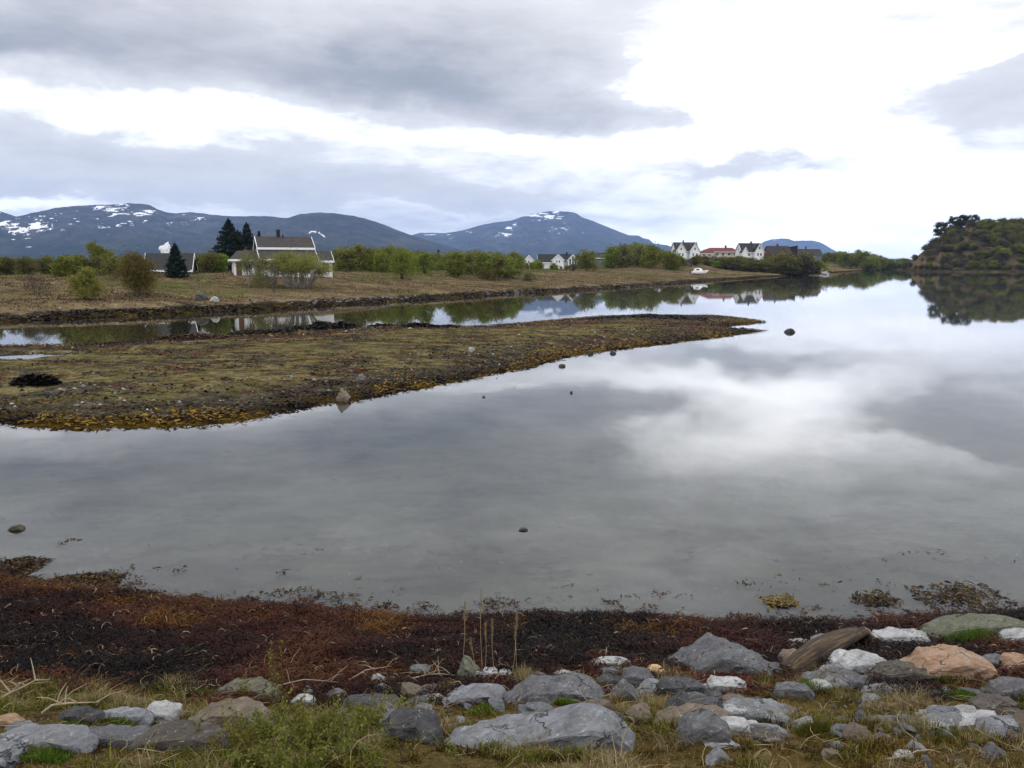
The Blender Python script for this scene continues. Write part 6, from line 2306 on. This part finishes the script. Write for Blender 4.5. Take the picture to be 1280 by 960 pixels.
def build_straw():
    x, y = region(2600, -6.5, 6.5, 3.0, 9.4, 54)
    z, dn, *_ = ground_height(x, y, split=True)
    keep = (dn > 2.4) & (np.abs(x) < 0.72 * y + 0.4) & (rngc.random(len(x)) < np.where(dn < 4.6, 1.0, 0.55))
    x, y, z = x[keep], y[keep], z[keep]
    n = len(x)
    col = palette(rngc.uniform(0, 1, n), [(0.10, 0.06, 0.03), (0.26, 0.19, 0.10), (0.40, 0.32, 0.20)])
    me = ribbons('fallen_straw', np.stack([x, y, z + rngc.uniform(0.01, 0.06, n)], 1), rngc.uniform(0.10, 0.42, n), np.full(n, 0.0022), col, M['blade'], 0.12, 4)
    tag(link('fallen_straw', me), 'loose dead stalks strewn over the stones and weed', 'straw', kind='stuff')


def build_dry_stalks():
    labs = ['tall dry stalk, leftmost of the thin cluster above the pointed rock', 'tallest dry stalk with a feathery head, second from the left', 'straight dry stalk in the middle of the thin cluster',
            'dry stalk just right of the middle of the cluster', 'slightly leaning dry stalk, second from the right of the cluster', 'rightmost dry stalk of the thin cluster, with a thick head', 'short dry stalk low in the cluster']
    for i, (px, top, base) in enumerate([(578, 752, 838), (603, 738, 842), (606, 778, 846), (618, 776, 844), (640, 784, 846), (646, 768, 842), (594, 800, 846)]):
        g = ground_hit(px, base)
        t = at_y(px + (3, -2, 1, -3, 5, 0, -6)[i], top, g[1] - 0.02)
        a, b = Vector(g), Vector(t)
        root = empty('dry_stalk', tuple(a))
        tag(root, labs[i], 'dry stalk', 'dry stalks above the pointed rock')
        tb = Tubes()
        mid = (b - a) * 0.5 + Vector((0.012 * (-1) ** i, 0, 0))
        tb.add([Vector((0, 0, -0.02)), mid, b - a], [0.003, 0.0023, 0.0012], 5)
        link('stem', tb.mesh('stem', M['straw']), root)
        n = 90
        r_ = np.random.default_rng(900 + i)
        s = r_.uniform(0.72, 1.0, n)
        P = np.outer(s, np.array(b - a)) + r_.normal(size=(n, 3)) * 0.006
        col = palette(r_.uniform(0, 1, n), [(0.18, 0.12, 0.06), (0.36, 0.27, 0.15)])
        link('seed_head', blades('seed_head', P, r_.uniform(0.02, 0.05, n), np.full(n, 0.004), col, M['blade'], 0.5), root)


def build_leafy_weeds():
    labs = ['tall single leafy stem standing out against the dark weed', 'bushy green plant at the left of the leafy patch', 'dense bright green plant in the middle of the leafy patch', 'green plant at the right of the leafy patch, by the round dark boulder',
            'low green plant at the front of the leafy patch', 'thin leafy stem left of the tall single one', 'low leafy plant at the foot of the tan-brown boulder', 'leafy plant in front of the flat dark slab', 'sprawling plant along the bottom edge under the leafy patch',
            'pale green rosette at the bottom edge left of the largest wedge']
    for i, (px, base, top, w_) in enumerate([(352, 880, 796, 20), (322, 925, 878, 90), (385, 930, 874, 110), (452, 930, 886, 90), (405, 956, 915, 150), (310, 880, 838, 18), (290, 945, 905, 70), (478, 905, 872, 50), (330, 965, 926, 120), (470, 960, 938, 40)]):
        g = ground_hit(px, base)
        k = depth_of(g) / 1000
        H, W_ = (base - top) * k * 1.05, w_ * k
        root = empty('leafy_weed', tuple(g))
        tag(root, labs[i], 'weed plant')
        r_ = np.random.default_rng(950 + i)
        tb = Tubes()
        C, A = [], []
        for s in range(max(2, int(w_ / 4.2))):
            b = np.array([r_.normal() * W_ * 0.22, r_.normal() * W_ * 0.2, -0.02])
            e = b + np.array([r_.normal() * W_ * 0.18, r_.normal() * W_ * 0.15, H * r_.uniform(0.55, 1.02)])
            m_ = (b + e) / 2 + r_.normal(size=3) * 0.01
            tb.add([np.array([0.0, 0.0, -0.03]), b, m_, e], [0.003, 0.003, 0.0024, 0.001], 4)
            nl = int(12 + H * 70)
            t = r_.uniform(0.15, 1.0, nl)
            C.append(b[None] * (1 - t[:, None]) + e[None] * t[:, None] + r_.normal(size=(nl, 3)) * 0.018)
        link('stem', tb.mesh('stem', M['weed_stem']), root)
        C = np.concatenate(C)
        link('leaves', leaf_mesh('leaves', r_, C, 0.0135, M['weed_leaf'], r_.uniform(0, 1, len(C)), 0.0, 0.55), root)


M['weed_stem'] = mat_plain('green_stem', (0.11, 0.10, 0.03), 0.8, 0.2)
M['weed_leaf'] = mat_leaf('weed_leaf', (0.075, 0.085, 0.016), (0.235, 0.23, 0.052), 0.4, 0.1)


def build_islet_cover():
    # gravel along the near side
    x, y = region(60000, -32, 22, 22, 80, 55)
    z, dn, di, df, dk = ground_height(x, y, split=True)
    nn = fbm(x / 3.0, y / 1.6, 4, 101)
    dens = 0.55 * ss(di, 0.9, 2.0) * (1 - ss(x - 0.12 * y, -1.0, 5.0)) * (1 - ss(di + 4.5 * nn, 4.2, 7.0)) * ss(fbm(x / 1.1, y / 0.8, 3, 102), -0.3, 0.3)
    keep = (rngc.random(len(x)) < dens) & (di > 0.4)
    x, y, z = x[keep], y[keep], z[keep]
    n = len(x)
    s = 0.018 + 0.075 * rngc.random(n) ** 3 * 1.3
    octv = np.array([(1, 0, 0), (0, 1, 0), (-1, 0, 0), (0, -1, 0), (0, 0, 0.7), (0, 0, -0.4)], float)
    V = octv[None] * s[:, None, None] * rngc.uniform(0.6, 1.35, (n, 6, 1))
    a = rngc.uniform(0, 6.28, n)
    ca, sa = np.cos(a)[:, None], np.sin(a)[:, None]
    V = np.stack([V[..., 0] * ca - V[..., 1] * sa + x[:, None], V[..., 0] * sa + V[..., 1] * ca + y[:, None], V[..., 2] + z[:, None] + 0.01], -1)
    f = np.array([(0, 1, 4), (1, 2, 4), (2, 3, 4), (3, 0, 4), (1, 0, 5), (2, 1, 5), (3, 2, 5), (0, 3, 5)])
    F = (np.arange(n) * 6)[:, None, None] + f[None]
    t = rngc.uniform(0, 1, n) ** 1.3
    col = palette(t, [(0.012, 0.010, 0.009), (0.045, 0.038, 0.033), (0.11, 0.10, 0.09), (0.42, 0.41, 0.38)])
    me = quick_mesh('gravel', V.reshape(-1, 3), F.reshape(-1, 3), M['pebble'], False, None, np.repeat(col, 6, 0))
    tag(link('gravel', me), 'grey gravel scattered over the near side of the islet', 'gravel', kind='stuff')
    # tufts of short grass on its back
    x, y = region(130000, -42, 24, 22, 86, 56)
    z, dn, di, df, dk = ground_height(x, y, split=True)
    nn = fbm(x / 3.0, y / 1.6, 4, 101)
    n2_ = fbm(x / 0.9, y / 0.7, 4, 103)
    dens = ss(di + 4.5 * nn, 4.6, 8.0) * ss(n2_, -0.35, 0.15) * (z > 0.06)
    keep = (rngc.random(len(x)) < dens)
    x, y, z, n2_ = x[keep], y[keep], z[keep], n2_[keep]
    n = len(x)
    col = palette(np.clip(rngc.uniform(0, 0.75, n) + n2_ * 0.5, 0, 1), [(0.042, 0.032, 0.015), (0.10, 0.082, 0.034), (0.165, 0.140, 0.064), (0.26, 0.222, 0.12)])
    me = blades('islet_grass', np.stack([x, y, z - 0.01], 1), rngc.uniform(0.03, 0.085, n), rngc.uniform(0.012, 0.035, n), col, M['blade'], 0.9)
    tag(link('islet_grass', me), 'short olive and straw grass on the back of the islet', 'grass', kind='stuff')
    # blotches of stranded weed on the back and towards the tip
    x, y = region(230000, -44, 24, 22, 92, 60)
    z, dn, di, df, dk = ground_height(x, y, split=True)
    bl = fbm(x / 2.6, y / 1.5, 5, 106, 0.62) + 0.38 * ss(x - 0.10 * y, -6, 8) + 0.16 * (1 - ss(di, 3, 9))
    keep = (di > 0.6) & (rngc.random(len(x)) < ss(bl, 0.06, 0.24) * 0.85)
    x, y, z = x[keep], y[keep], z[keep]
    n = len(x)
    rd = fbm(x / 2.0 + 5, y / 1.4, 4, 107) + 0.15
    col = palette(rngc.uniform(0, 1, n), [(0.006, 0.005, 0.005), (0.018, 0.014, 0.011), (0.045, 0.033, 0.02)])
    red = palette(rngc.uniform(0, 1, n), [(0.024, 0.006, 0.005), (0.070, 0.014, 0.010), (0.12, 0.03, 0.016)])
    och = palette(rngc.uniform(0, 1, n), [(0.04, 0.025, 0.006), (0.10, 0.065, 0.014), (0.16, 0.11, 0.03)])
    col = np.where((rd > 0.36 - 0.16 * ss(y, 40, 52))[:, None], red, col)
    col = np.where((rd < -0.12)[:, None], och, col)
    me = ribbons('stranded_seaweed', np.stack([x, y, z + rngc.uniform(0, 0.04, n)], 1), rngc.uniform(0.08, 0.28, n), rngc.uniform(0.012, 0.035, n), col, M['weed'], 0.4, 2)
    tag(link('stranded_seaweed', me), 'dark red and black stranded seaweed blotches on the islet', 'seaweed', kind='stuff')
    # weed hanging along its edges, dark at the back and ochre in front
    x, y = region(240000, -44, 24, 22, 92, 57)
    z, dn, di, df, dk = ground_height(x, y, split=True)
    nn = fbm(x / 2.2, y / 1.2, 4, 104)
    front = ss(fbm(x / 3.5, y / 3.5, 4, 105) + 0.05, -0.2, 0.25)
    keep = (di > -0.25) & (rngc.random(len(x)) < ss(di, -0.25, 0.1) * (1 - ss(di + 2.2 * nn, 1.0, 2.6)))
    x, y, z, di = x[keep], y[keep], z[keep], di[keep]
    front = front[keep]
    n = len(x)
    dark = palette(rngc.uniform(0, 1, n), [(0.006, 0.005, 0.005), (0.018, 0.012, 0.008), (0.035, 0.02, 0.01)])
    och = palette(rngc.uniform(0, 1, n), [(0.04, 0.022, 0.003), (0.125, 0.072, 0.007), (0.25, 0.15, 0.018)])
    col = np.where((rngc.random(n) < front * 0.9)[:, None], och, dark)
    me = ribbons('islet_seaweed', np.stack([x, y, np.maximum(z, 0) + rngc.uniform(0, 0.07, n)], 1), rngc.uniform(0.10, 0.32, n), rngc.uniform(0.014, 0.04, n), col, M['weed'], 0.5, 2)
    tag(link('islet_seaweed', me), 'ochre and black seaweed fringing the islet', 'seaweed', kind='stuff')
    # dark heaps of wrack that break the skyline of the islet against the channel, and one on its grass
    HEAPS = [(402, 411, 92, 13, 'largest black heap of seaweed on the back edge of the islet'), (478, 409, 34, 6, 'small black seaweed heap next right of the largest one'), (525, 408.5, 44, 7, 'flat black seaweed heap, third along the back edge'),
             (560, 409.5, 30, 4, 'thin black seaweed strip at the middle of the back edge'), (45, 480, 46, 17, 'lone black seaweed heap on the grass at the left of the islet'), (236, 424, 90, 9, 'reddish-brown seaweed mound behind the pool'),
             (810, 396, 150, 6, 'long dark seaweed ridge along the back of the islet tip'), (330, 417, 80, 6, 'low dark strip of seaweed left of the largest heap')]
    for i, (px, base, w_, h_, lab) in enumerate(HEAPS):
        g = ground_hit(px, base)
        k = depth_of(g) / 1000
        r_ = np.random.default_rng(1000 + i)
        n = int(500 + 26 * w_)
        W_, Hh = w_ * k, h_ * k
        u = r_.uniform(-1, 1, n)
        v = r_.normal(size=n) * 0.5
        lump = 0.65 + 0.35 * fbm(u * 3.0, np.full(n, i * 3.3), 3, 111)
        x, y = g[0] + u * W_ / 2, g[1] + v * min(1.4, W_ * 0.22)
        zb_ = np.maximum(ground_height(x, y), 0.0)
        top = Hh * 0.95 * np.sqrt(np.clip(1 - u * u, 0, 1)) * np.exp(-v * v * 1.2) * lump
        z = zb_ + top * r_.uniform(0.0, 1.0, n) ** 0.4
        cols = [(0.005, 0.005, 0.005), (0.010, 0.008, 0.007), (0.022, 0.015, 0.011)]
        if 'reddish' in lab:
            cols = [(0.02, 0.010, 0.007), (0.05, 0.022, 0.012), (0.10, 0.06, 0.02)]
        me = ribbons('seaweed_heap', np.stack([x, y, z], 1), r_.uniform(0.12, 0.34, n), r_.uniform(0.03, 0.07, n), palette(r_.uniform(0, 1, n), cols), M['weed'], 0.5, 2)
        tag(link('seaweed_heap', me), lab, 'seaweed')


def build_far_grass():
    x, y = region(420000, -120, 110, 74, 330, 58)
    keep = (np.abs(x) < 0.70 * y + 4)
    x, y = x[keep], y[keep]
    z, dn, di, df, dk = ground_height(x, y, split=True)
    n2_ = fbm(x / 2.6, y / 1.8, 4, 121)
    dens = 1.6 * ss(df, 2.6, 4.6) * (1 - ss(df, 62, 90)) * ss(n2_, -0.4, 0.2) * np.clip(90.0 / y, 0, 1) ** 1.2
    keep = rngc.random(len(x)) < dens
    x, y, z, n2_ = x[keep], y[keep], z[keep], n2_[keep]
    n = len(x)
    band = fbm(x / 16.0, y / 4.0, 4, 123)
    col = palette(np.clip(rngc.uniform(0.15, 0.45, n) + 0.45 * n2_ + 0.7 * band + 0.14, 0, 1), [(0.036, 0.024, 0.014), (0.095, 0.066, 0.037), (0.175, 0.128, 0.073), (0.285, 0.225, 0.135)])
    gr = fbm(x / 9.0, y / 7.0, 3, 122) > 0.3
    col[gr] = col[gr] * np.array([0.55, 0.80, 0.42])
    me = blades('heath_grass', np.stack([x, y, z - 0.03], 1), rngc.uniform(0.10, 0.30, n), rngc.uniform(0.06, 0.15, n), col, M['blade'], 0.8)
    tag(link('heath_grass', me), 'dry tan heath grass over the far bank', 'grass', kind='stuff')


def build_far_weed():
    x, y = region(520000, -75, 70, 68, 260, 59)
    keep = (np.abs(x) < 0.70 * y + 4)
    x, y = x[keep], y[keep]
    z, dn, di, df, dk = ground_height(x, y, split=True)
    nn = fbm(x / 3.0, y / 3.0, 4, 131)
    keep = (df > -0.4) & (rngc.random(len(x)) < ss(df, -0.4, 0.1) * (1 - ss(df + 3.6 * nn, 0.9, 2.8)) * np.clip(80.0 / y, 0, 1))
    x, y, z, nn = x[keep], y[keep], z[keep], nn[keep]
    n = len(x)
    col = np.where((rngc.random(n) < 0.25 + 0.5 * nn)[:, None], palette(rngc.uniform(0, 1, n), [(0.02, 0.012, 0.005), (0.06, 0.034, 0.010), (0.11, 0.07, 0.02)]),
                   palette(rngc.uniform(0, 1, n), [(0.005, 0.004, 0.004), (0.014, 0.010, 0.008), (0.035, 0.026, 0.018)]))
    me = ribbons('far_seaweed', np.stack([x, y, np.maximum(z, 0) + rngc.uniform(-0.03, 0.10, n)], 1), rngc.uniform(0.2, 0.7, n), rngc.uniform(0.04, 0.11, n), col, M['weed'], 0.5, 2)
    tag(link('far_seaweed', me), 'dark band of seaweed along the water line of the far bank', 'seaweed', kind='stuff')


build_weed_bed()
build_drifting_weed()
build_weed_mats()
build_verge_grass()
build_lush_grass()
build_straw()
build_dry_stalks()
build_leafy_weeds()
build_islet_cover()
build_far_grass()
build_far_weed()
